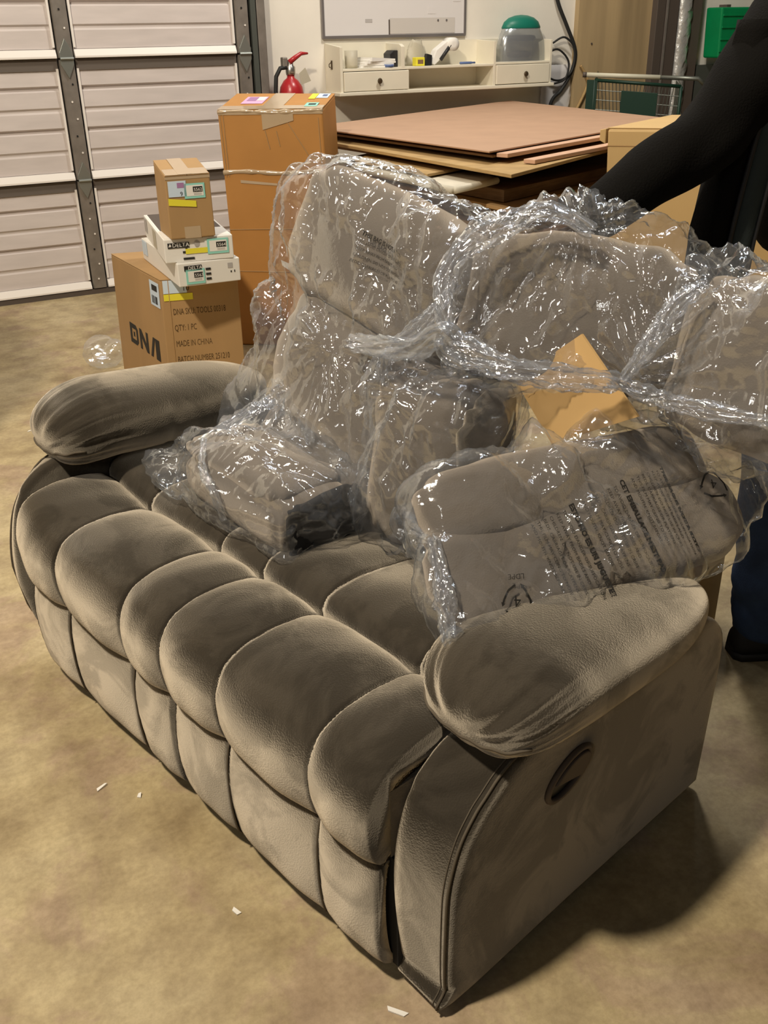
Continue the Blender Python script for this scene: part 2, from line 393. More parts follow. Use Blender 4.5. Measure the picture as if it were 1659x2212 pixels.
def sheet_pad(a0, a1, prof, puff, thick, nt=27, ns=44, tp=2.3, sp=11., seed=0, wr=.0015, lift=0.):
    C = catmull(prof, ns); T = np.gradient(C, axis=0); T /= np.linalg.norm(T, axis=1)[:, None]
    Nn = np.stack([-T[:, 1], T[:, 0]], 1)
    rs = np.random.default_rng(seed); ph = rs.uniform(0, 6, 4)
    rings = []
    sv = np.linspace(-1, 1, ns)
    for t in np.linspace(-1, 1, nt):
        e = (1 - abs(t) ** tp) * (1 - np.abs(sv) ** sp) ** .6
        off = puff * e + wr * np.sin(sv * 5 + ph[0] + t * 2) * np.sin(t * 4 + ph[1])
        # pulls towards the stitched side seams
        off -= .0004 * np.exp(-((1 - abs(t)) / .12) ** 2) * (1 + np.sin(sv * 26 + ph[2] * (1 if t > 0 else 2)))
        out = C + Nn * off[:, None]; inn = C - Nn * thick
        a = a0 + (a1 - a0) * (t + 1) / 2; up = lift * ((t + 1) / 2) ** 1.5
        w = [up * min(1, max(0, (p[1] - .26) / .17)) for p in C]
        rings.append([(p[0], a, p[1] + k) for p, k in zip(out, w)] + [(p[0], a, p[1] + k) for p, k in zip(inn[::-1], w[::-1])])
    return MB().rings(rings)
seams = [.112, .255, .51, .695, .84, 1.12, 1.305]
front = [(-.036, .262), (-.052, .285), (-.062, .33), (-.062, .38), (-.040, .426), (0, .450), (.06, .459), (.12, .456), (.16, .447), (.178, .432)]
second = [(.182, .425), (.186, .452), (.212, .474), (.28, .482), (.36, .472), (.44, .456), (.50, .44)]
skirt = [(-.016, .03), (-.040, .05), (-.050, .10), (-.053, .16), (-.051, .22), (-.042, .270)]
for i in range(6):
    a0, a1 = seams[i] + .0006, seams[i + 1] - .0006
    sheet_pad(a0, a1, front, .013, .045, seed=i, lift=.03 * (i == 5)).build('seat_pad', 'suede', sofa, True)
    sheet_pad(a0, a1, second, .008, .04, nt=21, ns=30, sp=9, seed=i + 9, lift=.03 * (i == 5)).build('seat_pad', 'suede', sofa, True)
    gap = .004 if i in (2,) else .0005
    sheet_pad(a0 + (.006 if i == 3 else 0), a1 - (.006 if i == 2 else 0), skirt, .007, .02, nt=19, ns=24, tp=2.5, sp=8, seed=i + 20).build('skirt_panel', 'suede', sofa, True)
    d = MB().tube([(p[0] - .001, seams[i + 1], p[1] - .001) for p in catmull(skirt, 14)], .0022, 6)
    if i < 5 and i != 2: d.build('stitched_seam', 'thread', sofa, True)
MB().box(-.02, .74, .10, 1.32, .035, .27).build('base_frame', 'lining', sofa)
MB().box(-.02, .70, .112, 1.308, .27, .40).build('seat_deck', 'suede_dark', sofa)
MB().box(.66, .755, .10, 1.32, .04, .50).build('rear_rail', 'suede_dark', sofa, bevel=.02)
for b in (.05, .68):
    for a in (.14, 1.28): MB().lathe([(.03, 0), (.025, .04)], (b, a, 0), 12).build('foot', 'black', sofa)
outer = [(.735, .02), (.35, .014), (.006, .012), (-.002, .05), (-.004, .10), (-.003, .18), (0, .25), (.011, .30), (.027, .34), (.05, .370), (.075, .392), (.14, .43), (.3, .455), (.5, .455), (.66, .44), (.725, .40), (.752, .33), (.745, .15)]
inner = [(.735, .02), (.35, .02), (.008, .022), (-.008, .05), (-.016, .10), (-.024, .18), (-.026, .25), (-.02, .31), (-.005, .362), (.012, .392), (.034, .418), (.11, .452), (.3, .46), (.5, .458), (.66, .44), (.725, .40), (.752, .33), (.745, .15)]
def arm(mirror):
    f = (lambda a: SWID - a) if mirror else (lambda a: a)
    O_, I_ = np.array(outer), np.array(inner); O_ = catmull(np.vstack([O_, O_[:1]]), 80)[:-1]; I_ = catmull(np.vstack([I_, I_[:1]]), 80)[:-1]
    cen = O_.mean(0); R = []
    for a, k, sh in ((.0, 0, .030), (.0012, 0, .012), (.005, 0, .003), (.013, 0, 0), (.03, .2, 0), (.06, .62, 0), (.085, .9, 0), (.10, 1, 0), (.108, 1, .008), (.112, 1, .025)):
        P = O_ * (1 - k) + I_ * k
        if mirror: P = P.copy(); P[:, 0] += .09 * np.clip(1 - P[:, 1] / .13, 0, 1) * (P[:, 0] < .2); P[:, 0] -= .045 * np.clip((.3 - P[:, 0]) / .2, 0, 1) * np.clip((P[:, 1] - .01) / .22, 0, 1); P[:, 1] += .085 * np.clip((P[:, 1] - .12) / .3, 0, 1)
        d = P - cen; d /= np.linalg.norm(d, axis=1)[:, None]
        P = P - d * sh
        R.append([(p[0], f(a), p[1]) for p in P])
    MB().rings(R).build('arm_panel', 'suede', sofa, True)
    if mirror: O_ = O_.copy(); O_[:, 0] += .09 * np.clip(1 - O_[:, 1] / .13, 0, 1) * (O_[:, 0] < .2); O_[:, 0] -= .045 * np.clip((.3 - O_[:, 0]) / .2, 0, 1) * np.clip((O_[:, 1] - .01) / .22, 0, 1); O_[:, 1] += .085 * np.clip((O_[:, 1] - .12) / .3, 0, 1)
    p = [(q[0] - .0015, f(.011), q[1] + .0008) for q in O_[9:52]]
    MB().tube(p, .0024, 6).build('stitched_seam', 'thread', sofa, True)
    p = [(q[0] - .0005, f(.020), q[1] + .0006) for q in (O_ * .93 + I_ * .07)[9:52]]
    MB().tube(p, .0012, 5).build('stitched_seam', 'thread', sofa, True)
arm(False); arm(True)

def armpad(mirror):
    f = (lambda a: SWID - a) if mirror else (lambda a: a)
    b0, b1 = .055, .665; cb, hb = (b0 + b1) / 2, (b1 - b0) / 2
    ns, nph = 90, 96; R = []; sr = []
    S = np.sin(np.linspace(-math.pi / 2, math.pi / 2, ns)) * .9995
    for s in S:
        e = max(0., 1 - abs(s) ** (4.2 if s < 0 else 3.0)) ** (1 / 2.5); b = cb + hb * s; ring = []
        for j in range(nph):
            q = 2 * math.pi * j / nph
            ca = math.copysign(abs(math.cos(q)) ** .78, math.cos(q)); sz = math.copysign(abs(math.sin(q)) ** .82, math.sin(q))
            up = .070 - .022 * max(0, (s + .5)) * .6; dn = .078
            if mirror: up += .014; dn += .014
            d = (b - b0) / .14; fr = math.exp(-d * d) * min(1., max(0., (e - .30) / .35))
            wrk = 1 + fr * (.026 * math.sin(q * 13 + 1.5 * math.sin(q * 3)) + .018 * math.sin(q * 31 + s * 9)) * e
            mid = math.exp(-((b - .33) / .012) ** 2) * .03 * max(0, math.cos(q * (1) + (.9 if mirror else .6)))
            a = .07 + .128 * ca * e * (wrk - mid) * (1 + .04 * (1 - s))
            z = (.602 if mirror else .524) - .034 * (s + .6) * .5 + (up if sz > 0 else dn) * sz * e * (wrk - mid)
            dr = max(0., (-s - .45) / .55); z -= .050 * dr * dr
            bb = b - .30 * (z - .545) * dr + .006 * dr * dr
            ring.append((bb + .008 * fr * math.sin(q * 9) * (1 - e), f(a), z))
        R.append(ring)
    o = MB().rings(R).build('arm_pad', 'suede', sofa, True)
    bm = bmesh.new(); bm.from_mesh(o.data); bt = BVHTree.FromBMesh(bm); bm.free(); pth = []
    for a in np.linspace(-.035, .178, 40):       # front seam, running round the lower third of the end
        t = (a - .07) / .11; z = (.553 if mirror else .476) + .012 * t * t + .002 * math.sin(a * 160)
        h = bt.ray_cast(Vector((-.6, f(a), z)), Vector((1, 0, 0)))
        if h[0]: pth.append((h[0].x - .0012, h[0].y, h[0].z))
    MB().tube(pth, .0028, 6).build('piping', 'thread', o, True)
    return o
armpad(False); armpad(True)
# recliner handle on the near side panel
hb_, hz_ = .262, .335
hr = []
def hel(r1, r2, t, tilt=math.radians(24)):
    x, z = r1 * math.cos(t), r2 * math.sin(t)
    return (hb_ + x * math.cos(tilt) - z * math.sin(tilt), hz_ + x * math.sin(tilt) + z * math.cos(tilt))
rec = MB().tube([(hel(.056, .030, t)[0], -.004, hel(.056, .030, t)[1]) for t in np.linspace(0, 2 * math.pi, 40, endpoint=False)], .0055, 8, True).build('recliner_handle', 'steel_dark', sofa, True)
MB().prism([hel(.055, .029, t) for t in np.linspace(0, 2 * math.pi, 32, endpoint=False)], 'y', -.001, .004).build('recess_cup', 'black', rec)
MB().prism([hel(.050, .025, t) for t in np.linspace(-1.2, 2.4, 20)], 'y', -.012, -.003).build('pull_lever', 'steel_dark', rec, bevel=.003)

# ================================================================== WRAPPED CUSHIONS ON THE SEAT
def fr(U, V):
    U = Vector(U).normalized(); V = Vector(V); V = (V - U * V.dot(U)).normalized(); return U, V, U.cross(V)
def squircle(c, U, V, hu, hv, hn, e1=.55, e2=.4, nu=56, nv=28, seed=0, wr=.004, pinch=0.):
    """puffed cushion in sofa (a, b, z) space"""
    U, V, Nn = (np.array(x) for x in fr(U, V)); c = np.array(c)
    sg = lambda x, p: math.copysign(abs(x) ** p, x)
    rs = np.random.default_rng(seed); ph = rs.uniform(0, 6, 3); R = []
    for i in range(nv):
        eta = -math.pi / 2 + math.pi * (i + .5) / nv; ring = []
        for j in range(nu):
            om = 2 * math.pi * j / nu
            x = sg(math.cos(eta), e1) * sg(math.cos(om), e2); y = sg(math.cos(eta), e1) * sg(math.sin(om), e2); z = sg(math.sin(eta), .8)
            k = wr * math.sin(om * 11 + ph[0]) * math.cos(eta) ** 4 + wr * math.sin(x * 4 + ph[1]) * math.sin(y * 5 + ph[2])
            p = c + U * x * (hu + k) + V * y * (hv + k) + Nn * (z * hn + k)
            ring.append(tuple(p))
        R.append(ring)
    return R
def wrapped(name, label, cat, base, cushions, hulls, film_m='film', vox=.0055, seed=1, amp=1., gathers=(), smooth=4, slope=.80, aniso=(1., 1., .36), streak=None):
    """thing made of cushions (parts) inside a shrunken, crumpled clear bag (part). All data in sofa (a, b, z)."""
    a0, b0, z0 = base
    root = thing(name, label, cat, SW(*base), EB)
    tl = lambda p: (p[1] - b0, p[0] - a0, p[2] - z0)
    allp = []
    for (pn, R, m) in cushions:
        RR = [[tl(p) for p in r] for r in R]
        MB().rings(RR).build(pn, m, root, True)
        allp.append(np.array([p for r in R for p in r]))
    bm_all = bmesh.new()
    for (ci, pts, infl) in hulls:
        P = list(pts)
        for k in ci:
            q = allp[k]; cen = q.mean(0); d = q - cen; L_ = np.linalg.norm(d, axis=1)[:, None]
            P += [tuple(x) for x in (cen + d * (1 + infl / L_))[::3]]
        bm = bmesh.new()
        for p in P: bm.verts.new(tl(p))
        r = bmesh.ops.convex_hull(bm, input=bm.verts[:])
        for v in [e for e in r['geom_interior'] if isinstance(e, bmesh.types.BMVert)]: bm.verts.remove(v)
        bmesh.ops.recalc_face_normals(bm, faces=bm.faces)
        t = bpy.data.meshes.new('t'); bm.to_mesh(t); bm.free(); bm_all.from_mesh(t); bpy.data.meshes.remove(t)
    me = bpy.data.meshes.new(name); bm_all.to_mesh(me); bm_all.free()
    me = evaluated(me, [('REMESH', dict(mode='VOXEL', voxel_size=vox)), ('SMOOTH', dict(factor=.5, iterations=smooth))])
    P, Nn = verts(me), normals(me)
    # stretched space so that folds run long; every octave is folded back into a thin band
    A = np.diag(aniso); Q = P @ A
    band = lambda X, sd, fq, amp_: amp_ * tri(crumple(X, sd, fq, 5) / (2 * amp_))
    h = slope * (.8 * band(Q, seed, 6, .030) + .9 * band(Q, seed + 1, 15, .013) + .9 * band(Q @ np.diag((1, 1, 1.4)), seed + 2, 34, .006) + .7 * band(P, seed + 3, 70, .003)) * amp
    if streak: h += streak[1] * band(P @ np.diag(streak[0]), seed + 21, 24, .009)
    mk_ = np.clip(.62 + .9 * tri(crumple(P, seed + 9, 4, 3) * 3.0), .45, 1.2); h *= mk_
    for (gp, R0, k, am) in gathers:
        gp = np.array(tl(gp)); d = P - gp; r = np.linalg.norm(d, axis=1) + 1e-6
        az = np.arctan2(d[:, 2], d[:, 1]) + .5 * np.arctan2(d[:, 0], d[:, 1])
        w = np.exp(-(r / R0) ** 2)
        h += am * w * tri(az * k / math.pi + 2 * crumple(P, seed + 5, 9, 3)) * np.minimum(1, r / .05)
        Pn = P + (gp - P) * (np.exp(-(r / (R0 * .35)) ** 2) * .45)[:, None]; P = Pn
    P = P + Nn * (.013 + np.clip(h, -.02, .05))[:, None]
    set_verts(me, P)
    bag = link('plastic_bag', me, film_m, root, True)
    return root, bag
SWR = 'suede_wrapped'
# A: left backrest, standing at the left of the seat and leaning back
VA = (-.15, .26, .96); UA = (1, 0, .25)
A_c = [('head_cushion', squircle((.785, .62, .972), UA, VA, .255, .138, .10, seed=1), SWR),
       ('lumbar_cushion', squircle((.79, .55, .715), UA, VA, .245, .15, .10, seed=2), SWR),
       ('lower_cushion', squircle((.82, .50, .535), UA, VA, .23, .075, .09, seed=3), SWR),
       ('rear_panel', squircle((.80, .69, .77), UA, VA, .25, .29, .045, seed=4), 'suede_dark')]
_, bagA = wrapped('bagged_loveseat_back', 'tall tufted backrest in clear plastic at the left end, nearest the tall orange carton', 'backrest', (.83, .56, .46), A_c,
        [((0, 3), [(1.06, .60, 1.115), (1.03, .57, 1.0), (.93, .65, 1.13), (.60, .65, 1.01)], .022), ((1, 2), [(.79, .44, .47)], .02),
         ((1,), [(1.02, .53, .95), (1.185, .45, .60), (1.18, .43, .53), (1.12, .40, .50), (1.0, .42, .5), (1.15, .5, .6)], .010)],
        seed=11, streak=((1, 1, .07), .55), gathers=[((.60, .46, .84), .16, 13, .006), ((1.0, .42, .58), .16, 13, .006), ((.8, .46, .83), .2, 15, .005)])
# F: panel standing upright in the middle
VF = (.0, .20, .98); UF = (.95, -.3, 0)
F_c = [('back_cushion', squircle((.545, .50, .635), UF, VF, .115, .175, .085, seed=5), SWR),
       ('side_panel', squircle((.425, .53, .63), (.2, .9, 0), VF, .10, .17, .02, seed=6), 'suede_dark')]  # side in shade: the shade is put into a darker suede colour
wrapped('wrapped_side_cushion', 'narrow cushion in clear plastic standing between the black-ended console and the kraft sheet', 'cushion', (.52, .52, .46), F_c,
        [((0, 1), [(.66, .41, .49), (.50, .42, .80), (.36, .5, .79)], .014), ((), [(.60, .40, .475), (.46, .36, .50), (.44, .37, .54), (.62, .42, .54), (.52, .42, .49)], .0)],
        seed=23, gathers=[((.56, .42, .80), .14, 13, .006)])
# B: right backrest, lying on top
VB = (0, .30, .95); UB = (1, -.36, .03)
B_c = [('head_cushion', squircle((.37, .70, .925), UB, VB, .218, .14, .09, e2=.6, seed=7), SWR),
       ('rear_panel', squircle((.37, .79, .88), UB, VB, .21, .115, .035, seed=8), 'suede_dark')]
_, bagB = wrapped('bagged_loveseat_back', 'backrest in clear plastic held up by the person in black, above the kraft sheet', 'backrest', (.29, .62, .80), B_c,
        [((0, 1), [(.39, .73, 1.105), (.30, .74, 1.125), (.13, .73, 1.02), (.50, .5, .83), (.20, .66, .84), (.36, .55, .83)], .018)],
        seed=31, gathers=[((.35, .70, 1.08), .17, 15, .008), ((.20, .66, .85), .2, 17, .008), ((.52, .50, .88), .13, 11, .007)])
# C: far right piece
VC = (0, .25, .96); UC = (1, .15, .06)
C_c = [('head_cushion', squircle((-.04, .74, .885), UC, VC, .215, .14, .09, seed=9), SWR),
       ('rear_panel', squircle((-.04, .83, .87), UC, VC, .20, .12, .04, seed=10), 'suede_dark')]
_, bagC = wrapped('wrapped_wing', 'brown cushion in clear plastic at the right edge, in front of the dark jacket', 'cushion', (-.08, .68, .76), C_c,
        [((0, 1), [(.18, .66, .85), (.06, .76, 1.03), (-.04, .76, 1.04), (-.16, .68, .765), (.10, .68, .775)], .022)],
        seed=41, amp=.8, gathers=[((.19, .66, .85), .25, 19, .010), ((.09, .76, 1.015), .12, 13, .006)])
# D: front right wrapped arm piece with printed warnings, lying on the near arm pad
UD = (-.265, .96, -.03); VD = (.63, .37, .69)
D_c = [('top_roll', squircle((.235, .534, .67), UD, VD, .30, .075, .07, seed=12), SWR),
       ('face_panel', squircle((.138, .548, .604), UD, VD, .285, .10, .045, e2=.7, seed=13), SWR),
       ('lower_panel', squircle((.171, .441, .589), UD, VD, .25, .105, .05, e2=.3, seed=14), SWR)]
Droot, bagD = wrapped('wrapped_arm_section', 'arm section in printed clear plastic with recycling marks, lying against the near arm pad', 'cushion', (.27, .55, .52), D_c,
        [((0, 1, 2), [(.33, .33, .69), (.27, .233, .67), (.15, .16, .56), (.02, .63, .535), (.22, .75, .74), (.09, .90, .70), (.02, .86, .61), (.04, .75, .54)], .008),
         ((), [(.145, .150, .575), (.16, .18, .54), (.27, .235, .64), (.26, .26, .60), (.3, .3, .6)], 0), ((), [(.47, .36, .60), (.36, .28, .60), (.28, .24, .655), (.53, .40, .545), (.42, .36, .53), (.4, .4, .6)], 0)],
        seed=53, amp=1.0, film_m='film', gathers=[((.10, .86, .68), .2, 17, .007)])
# E: console with black end
UE = (.985, .04, .05); VE = (0, 1, 0)
E_c = [('console_body', squircle((.85, .318, .530), UE, VE, .19, .098, .055, e1=.22, e2=.22, seed=15, wr=.002), SWR),
       ('padded_lid', squircle((.88, .325, .585), UE, VE, .17, .092, .026, e1=.4, e2=.3, seed=16), SWR),
       ('end_cover', squircle((.655, .318, .532), (0, 1, 0), (0, 0, 1), .094, .056, .012, e1=.3, e2=.3, seed=17, wr=.002), 'lining')]
_, bagE = wrapped('wrapped_console', 'brown console with black end in clear plastic, knotted on top, lying on the left seat', 'console', (.9, .34, .475), E_c,
        [((0, 1, 2), [(.65, .21, .475), (.635, .42, .57), (.66, .42, .60)], .012), ((), [(1.16, .21, .56), (1.1, .2, .50), (1.08, .26, .6), (1.08, .3, .48), (1.0, .21, .52)], 0),
         ((1,), [(.955, .46, .70), (.93, .47, .70), (.66, .40, .60)], .01)],
        seed=61, amp=.75, aniso=(1., .3, 1.), streak=((1, .06, 1), .45), gathers=[((.94, .46, .69), .17, 17, .008), ((.86, .21, .58), .08, 9, .004)])
def film_rope(bag, pts, r, seed, name='gathered_hem'):
    """bunched edge of a bag: a crumpled, milky strand of film"""
    root = bag.parent; o = root.location
    C = catmull(np.array([tuple(SW(*p)) for p in pts]), 90); inv = root.matrix_basis.inverted() if False else Matrix.Rotation(-EB, 4, 'Z') @ Matrix.Translation(-o)
    C = [inv @ Vector(p) for p in C]; rs = np.random.default_rng(seed); ph = rs.uniform(0, 6, 6)
    rad = [r * (.35 + .65 * math.sin(math.pi * min(1, max(0, i / 89))) ** .6) * (1 + .16 * math.sin(i * .16 + ph[0]) + .07 * math.sin(i * .5 + ph[1])) for i in range(90)]
    n = 36; m = MB().tube(C, rad, n); me = bpy.data.meshes.new(name); me.from_pydata(m.v, [], m.f); me.update()
    P = verts(me); k = np.arange(len(P)); jj, ii = k % n, k // n
    tw = jj / n * 7 + ii * .035 + .5 * np.sin(ii * .11 + ph[2])
    h = r * .30 * tri(tw * 2) + r * .16 * tri(jj / n * 22 + ii * .09) + .35 * .004 * tri(crumple(P, seed + 1, 60, 5) / .008)
    set_verts(me, P + normals(me) * h[:, None]); return link(name, me, 'film_fold', root, True)
film_rope(bagB, [(.72, .455, .85), (.62, .445, .865), (.52, .44, .885), (.455, .435, .925), (.433, .445, .905), (.38, .455, .895), (.318, .465, .885), (.24, .52, .875), (.175, .565, .87)], .022, 3)
film_rope(bagB, [(.45, .44, .93), (.485, .475, 1.0), (.486, .515, 1.05), (.447, .555, 1.085), (.375, .61, 1.12), (.30, .64, 1.09)], .018, 4)
film_rope(bagC, [(.19, .57, .87), (.12, .59, .855), (.067, .60, .85), (0, .61, .85), (-.10, .62, .855)], .013, 5)
film_rope(bagC, [(.175, .58, .87), (.15, .61, .93), (.13, .64, .99), (.10, .68, 1.03)], .013, 6)
film_rope(bagD, [(.27, .228, .67), (.21, .19, .625), (.165, .155, .575), (.15, .148, .555)], .013, 8)
film_rope(bagD, [(.53, .40, .55), (.44, .34, .60), (.35, .27, .64), (.27, .225, .66)], .012, 9)
film_rope(bagA, [(.62, .44, .80), (.60, .45, .86), (.53, .48, .93), (.50, .52, .99)], .012, 10)
film_rope(bagE, [(1.02, .25, .60), (.97, .40, .665), (.94, .455, .695), (.90, .46, .66), (.82, .42, .62)], .013, 11)
film_rope(bagE, [(1.0, .27, .62), (.93, .215, .59), (.88, .203, .56), (.85, .205, .50)], .008, 12)
# kraft sheet
q = [SW(.420, .600, .810), SW(.285, .610, .922), SW(.150, .600, .808), SW(.318, .590, .712)]
ctr = sum(q, Vector()) / 4
nrm = (q[1] - q[0]).cross(q[3] - q[0]).normalized()
ks = thing('kraft_sheet', 'stiff brown kraft board sheet stuck cornerwise among the plastic bags', 'cardboard', q[3])
mb = MB(); mb.hexa([p - q[3] for p in q] + [p - q[3] + nrm * .006 for p in q]); mb.build('board', 'kraft_card', ks)

# printed warnings on bag D
bvh = None
def bag_print(bag, lines_, origin, ex, ey, size, name, m='ink'):
    """flat print laid on the film: every letter is dropped onto the bag surface"""
    global bvh
    bm = bmesh.new(); bm.from_mesh(bag.data); bt = BVHTree.FromBMesh(bm); bm.free()
    ex, ey = Vector(ex).normalized(), Vector(ey).normalized(); ez = ex.cross(ey)
    out = bmesh.new()
    for (me, dx, dy) in lines_:
        bm = bmesh.new(); bm.from_mesh(me)
        for v in bm.verts: v.co = (v.co.x + dx, v.co.y + dy, 0)
        t = bpy.data.meshes.new('t'); bm.to_mesh(t); bm.free(); out.from_mesh(t); bpy.data.meshes.remove(t)
    out.verts.ensure_lookup_table(); X, Z = [], []
    for v in list(out.verts)[::3]:
        p = Vector(origin) + ex * v.co.x + ey * v.co.y; hit = bt.ray_cast(p + ez * .25, -ez)
        if hit[0]: X.append((v.co.x, v.co.y)); Z.append((hit[0] - p).dot(ez))
    X, Z = np.array(X), np.array(Z)
    base = lambda x, y: np.stack([np.ones_like(x), x, y, x * x, x * y, y * y, x ** 3, y ** 3], -1)
    k = np.linalg.lstsq(base(X[:, 0], X[:, 1]), Z, rcond=1e-4)[0]
    for v in out.verts:
        z = float(base(np.array(v.co.x), np.array(v.co.y)) @ k) + .002
        v.co = Vector(origin) + ex * v.co.x + ey * v.co.y + ez * z
    me = bpy.data.meshes.new(name); out.to_mesh(me); out.free()
    return link(name, me, m, bag.parent)
def recycle(size):
    b = MB()
    for k in range(3):
        a0 = math.radians(90 + 120 * k)
        def P(r, a): return (r * math.cos(a), r * math.sin(a))
        c = [P(size, a0 - .95), P(size * .86, a0 - .35), P(size * .86, a0 + .35), P(size * .95, a0 + .62)]
        w = size * .13
        for i in range(3):
            x0, y0 = c[i]; x1, y1 = c[i + 1]; L = math.hypot(x1 - x0, y1 - y0); nx, ny = -(y1 - y0) / L * w / 2, (x1 - x0) / L * w / 2
            b.add([(x0 + nx, y0 + ny, 0), (x0 - nx, y0 - ny, 0), (x1 - nx, y1 - ny, 0), (x1 + nx, y1 + ny, 0)], [(0, 1, 2, 3)])
        x, y = c[3]; px, py = c[2]; L = math.hypot(x - px, y - py); dx, dy = (x - px) / L, (y - py) / L
        b.add([(x - dy * w * 1.1, y + dx * w * 1.1, 0), (x + dy * w * 1.1, y - dx * w * 1.1, 0), (x + dx * w * 2, y + dy * w * 2, 0)], [(0, 1, 2)])
    me = bpy.data.meshes.new('rc'); me.from_pydata(b.v, [], b.f); return me
def loc2(a, b, z): return Vector((b - .55, a - .27, z - .52))
# lines run down the face towards the arm pad and follow one another towards the front of the loveseat
exd = Vector((-.012, -.100, -.060)).normalized(); eyd = Vector((1, .02, .02)); eyd = (eyd - exd * eyd.dot(exd)).normalized()
if exd.cross(eyd).z < 0: eyd = -eyd
big = ['THIS BAG IS NOT A TOY', "CET EMBALLAGE N'EST PAS", 'ESTO NO ES UN JUGUETE']
small = ['TO AVOID DANGER OF SUFFOCATION', 'KEEP AWAY FROM BABIES AND', 'CHILDREN. DO NOT USE IN CRIBS', 'BEDS, CARRIAGES OR PLAYPENS', 'THIS FILM MAY CLING TO NOSE', 'AND MOUTH. KNOT BEFORE']
L_ = []
for k in range(3):
    y = -.108 * k
    L_.append((text_mesh(big[k], .0132, bold=.0007), 0.0, y))
    for i, t in enumerate(small): L_.append((text_mesh(t, .0086), .004, y - (.016 + i * .0135)))
bag_print(bagD, L_, loc2(.170, .650, .635), exd, eyd, 1, 'printed_warning')
for (a, b, z) in ((.106, .759, .612), (.14, .285, .578)):
    bag_print(bagD, [(recycle(.027), 0, 0), (text_mesh('4', .026, align='CENTER'), 0, -.010), (text_mesh('LDPE', .012, align='CENTER'), 0, -.044)], loc2(a, b, z), Vector((-.80, .60, 0)), Vector((-.42, -.50, -.66)), 1, 'recycling_mark')

La = [(text_mesh('THIS BAG IS NOT A TOY', .0125, bold=.0005), 0, 0)] + [(text_mesh(t, .0084), .002, -.015 - .0125 * i) for i, t in enumerate(small[:4])]
bag_print(bagA, La, Vector((.52 - .56, .755 - .83, 1.045 - .46)), Vector((0, -1, -.22)), Vector((.25, -.2, .96)), 1, 'printed_warning')

# ================================================================== CARTONS
V = Vector
class Face:
    """bilinear face: bottom-left, bottom-right, top-right, top-left (root-local)"""
    def __init__(s, a, b, c, d): s.q = [V(a), V(b), V(c), V(d)]; s.n = (s.q[1] - s.q[0]).cross(s.q[3] - s.q[0]).normalized(); s.w = (s.q[1] - s.q[0]).length; s.h = (s.q[3] - s.q[0]).length
    def p(s, u, v, off=0.):
        a, b, c, d = s.q; return a * (1 - u) * (1 - v) + b * u * (1 - v) + c * u * v + d * (1 - u) * v + s.n * off
    def patch(s, u0, u1, v0, v1, off=.0015, th=.0012):
        c = [(u0, v0), (u1, v0), (u1, v1), (u0, v1)]
        return MB().hexa([s.p(*x, off) for x in c] + [s.p(*x, off + th) for x in c])
    def quad(s, c, off=.0015, th=.0012): return MB().hexa([s.p(*x, off) for x in c] + [s.p(*x, off + th) for x in c])
    def text(s, t, size, u, v, off, parent, m='ink', name='printed_text', squash=1., align='LEFT', bold=0.):
        me = text_mesh(t, size, 0., align)
        for w in me.vertices: w.co = s.p(u + w.co.x * squash / s.w, v + w.co.y / s.h, off)
        return link(name, me, m, parent)
def boxpts(cx, cy, yaw, w, d, z, h, rear=0., taper=0.):
    c, s = math.cos(yaw), math.sin(yaw)
    P = lambda i, j, zz, k=1.: (cx + c * i * w / 2 * k - s * j * d / 2 * k, cy + s * i * w / 2 * k + c * j * d / 2 * k, zz)
    return [P(-1, -1, z), P(1, -1, z), P(1, 1, z), P(-1, 1, z)], [P(-1, -1, z + h, 1 - taper), P(1, -1, z + h, 1 - taper), P(1, 1, z + h + rear, 1 - taper), P(-1, 1, z + h + rear, 1 - taper)]
def carton(name, label, base, top, m, flaps=True, group=None, split='w', bev=.004):
    o0 = V(base[0]); root = thing(name, label, 'box', o0, 0., group)
    B = [V(p) - o0 for p in base]; T = [V(p) - o0 for p in top]
    body = MB().hexa(B + T).build('carton_body', m, root, bevel=bev)
    F = dict(front=Face(B[0], B[1], T[1], T[0]), left=Face(B[3], B[0], T[0], T[3]), right=Face(B[1], B[2], T[2], T[1]), top=Face(T[0], T[1], T[2], T[3]))
    if flaps:
        t = F['top']
        if split == 'w':
            t.patch(0, 1, 0, .496, .0005, .004).build('top_flap', m, root, bevel=.001); t.patch(0, 1, .504, 1, .0005, .004).build('top_flap', m, root, bevel=.001)
        else:
            t.patch(0, .496, 0, 1, .0005, .004).build('top_flap', m, root, bevel=.001); t.patch(.504, 1, 0, 1, .0005, .004).build('top_flap', m, root, bevel=.001)
    return root, F
def barcode(f, u0, u1, v0, v1, off, parent, n=11, m='ink'):
    b = MB(); r = random.Random(n); x = u0
    while x < u1:
        w = (u1 - u0) * r.choice((.03, .05, .08)); q = f.patch(x, min(u1, x + w), v0, v1, off, .0003); b.add(q.v, q.f); x += w * r.choice((1.6, 2.1, 2.6))
    return b.build('barcode', m, parent)
def stock_label(f, u0, u1, v0, v1, num, root):
    """teal stock sticker: white field, code block left out, number in a black box"""
    lab = f.patch(u0, u1, v0, v1).build('stock_label', 'teal', root)
    du, dv = u1 - u0, v1 - v0
    f.patch(u0 + du * .10, u1 - du * .08, v0 + dv * .16, v1 - dv * .12, .0030, .0004).build('label_field', 'paper', lab)
    f.patch(u0 + du * .42, u1 - du * .12, v0 + dv * .42, v1 - dv * .22, .0038, .0004).build('number_box', 'ink', lab)
    f.text(num, f.h * dv * .30, u0 + du * .455, v0 + dv * .48, .0046, lab, 'paper', 'printed_number', 1.0)
    for k in range(2): f.patch(u0 + du * .45, u1 - du * .18, v0 + dv * (.32 - k * .08), v0 + dv * (.35 - k * .08), .0038, .0003).build('print_line', 'paper_grey', lab)
    return lab
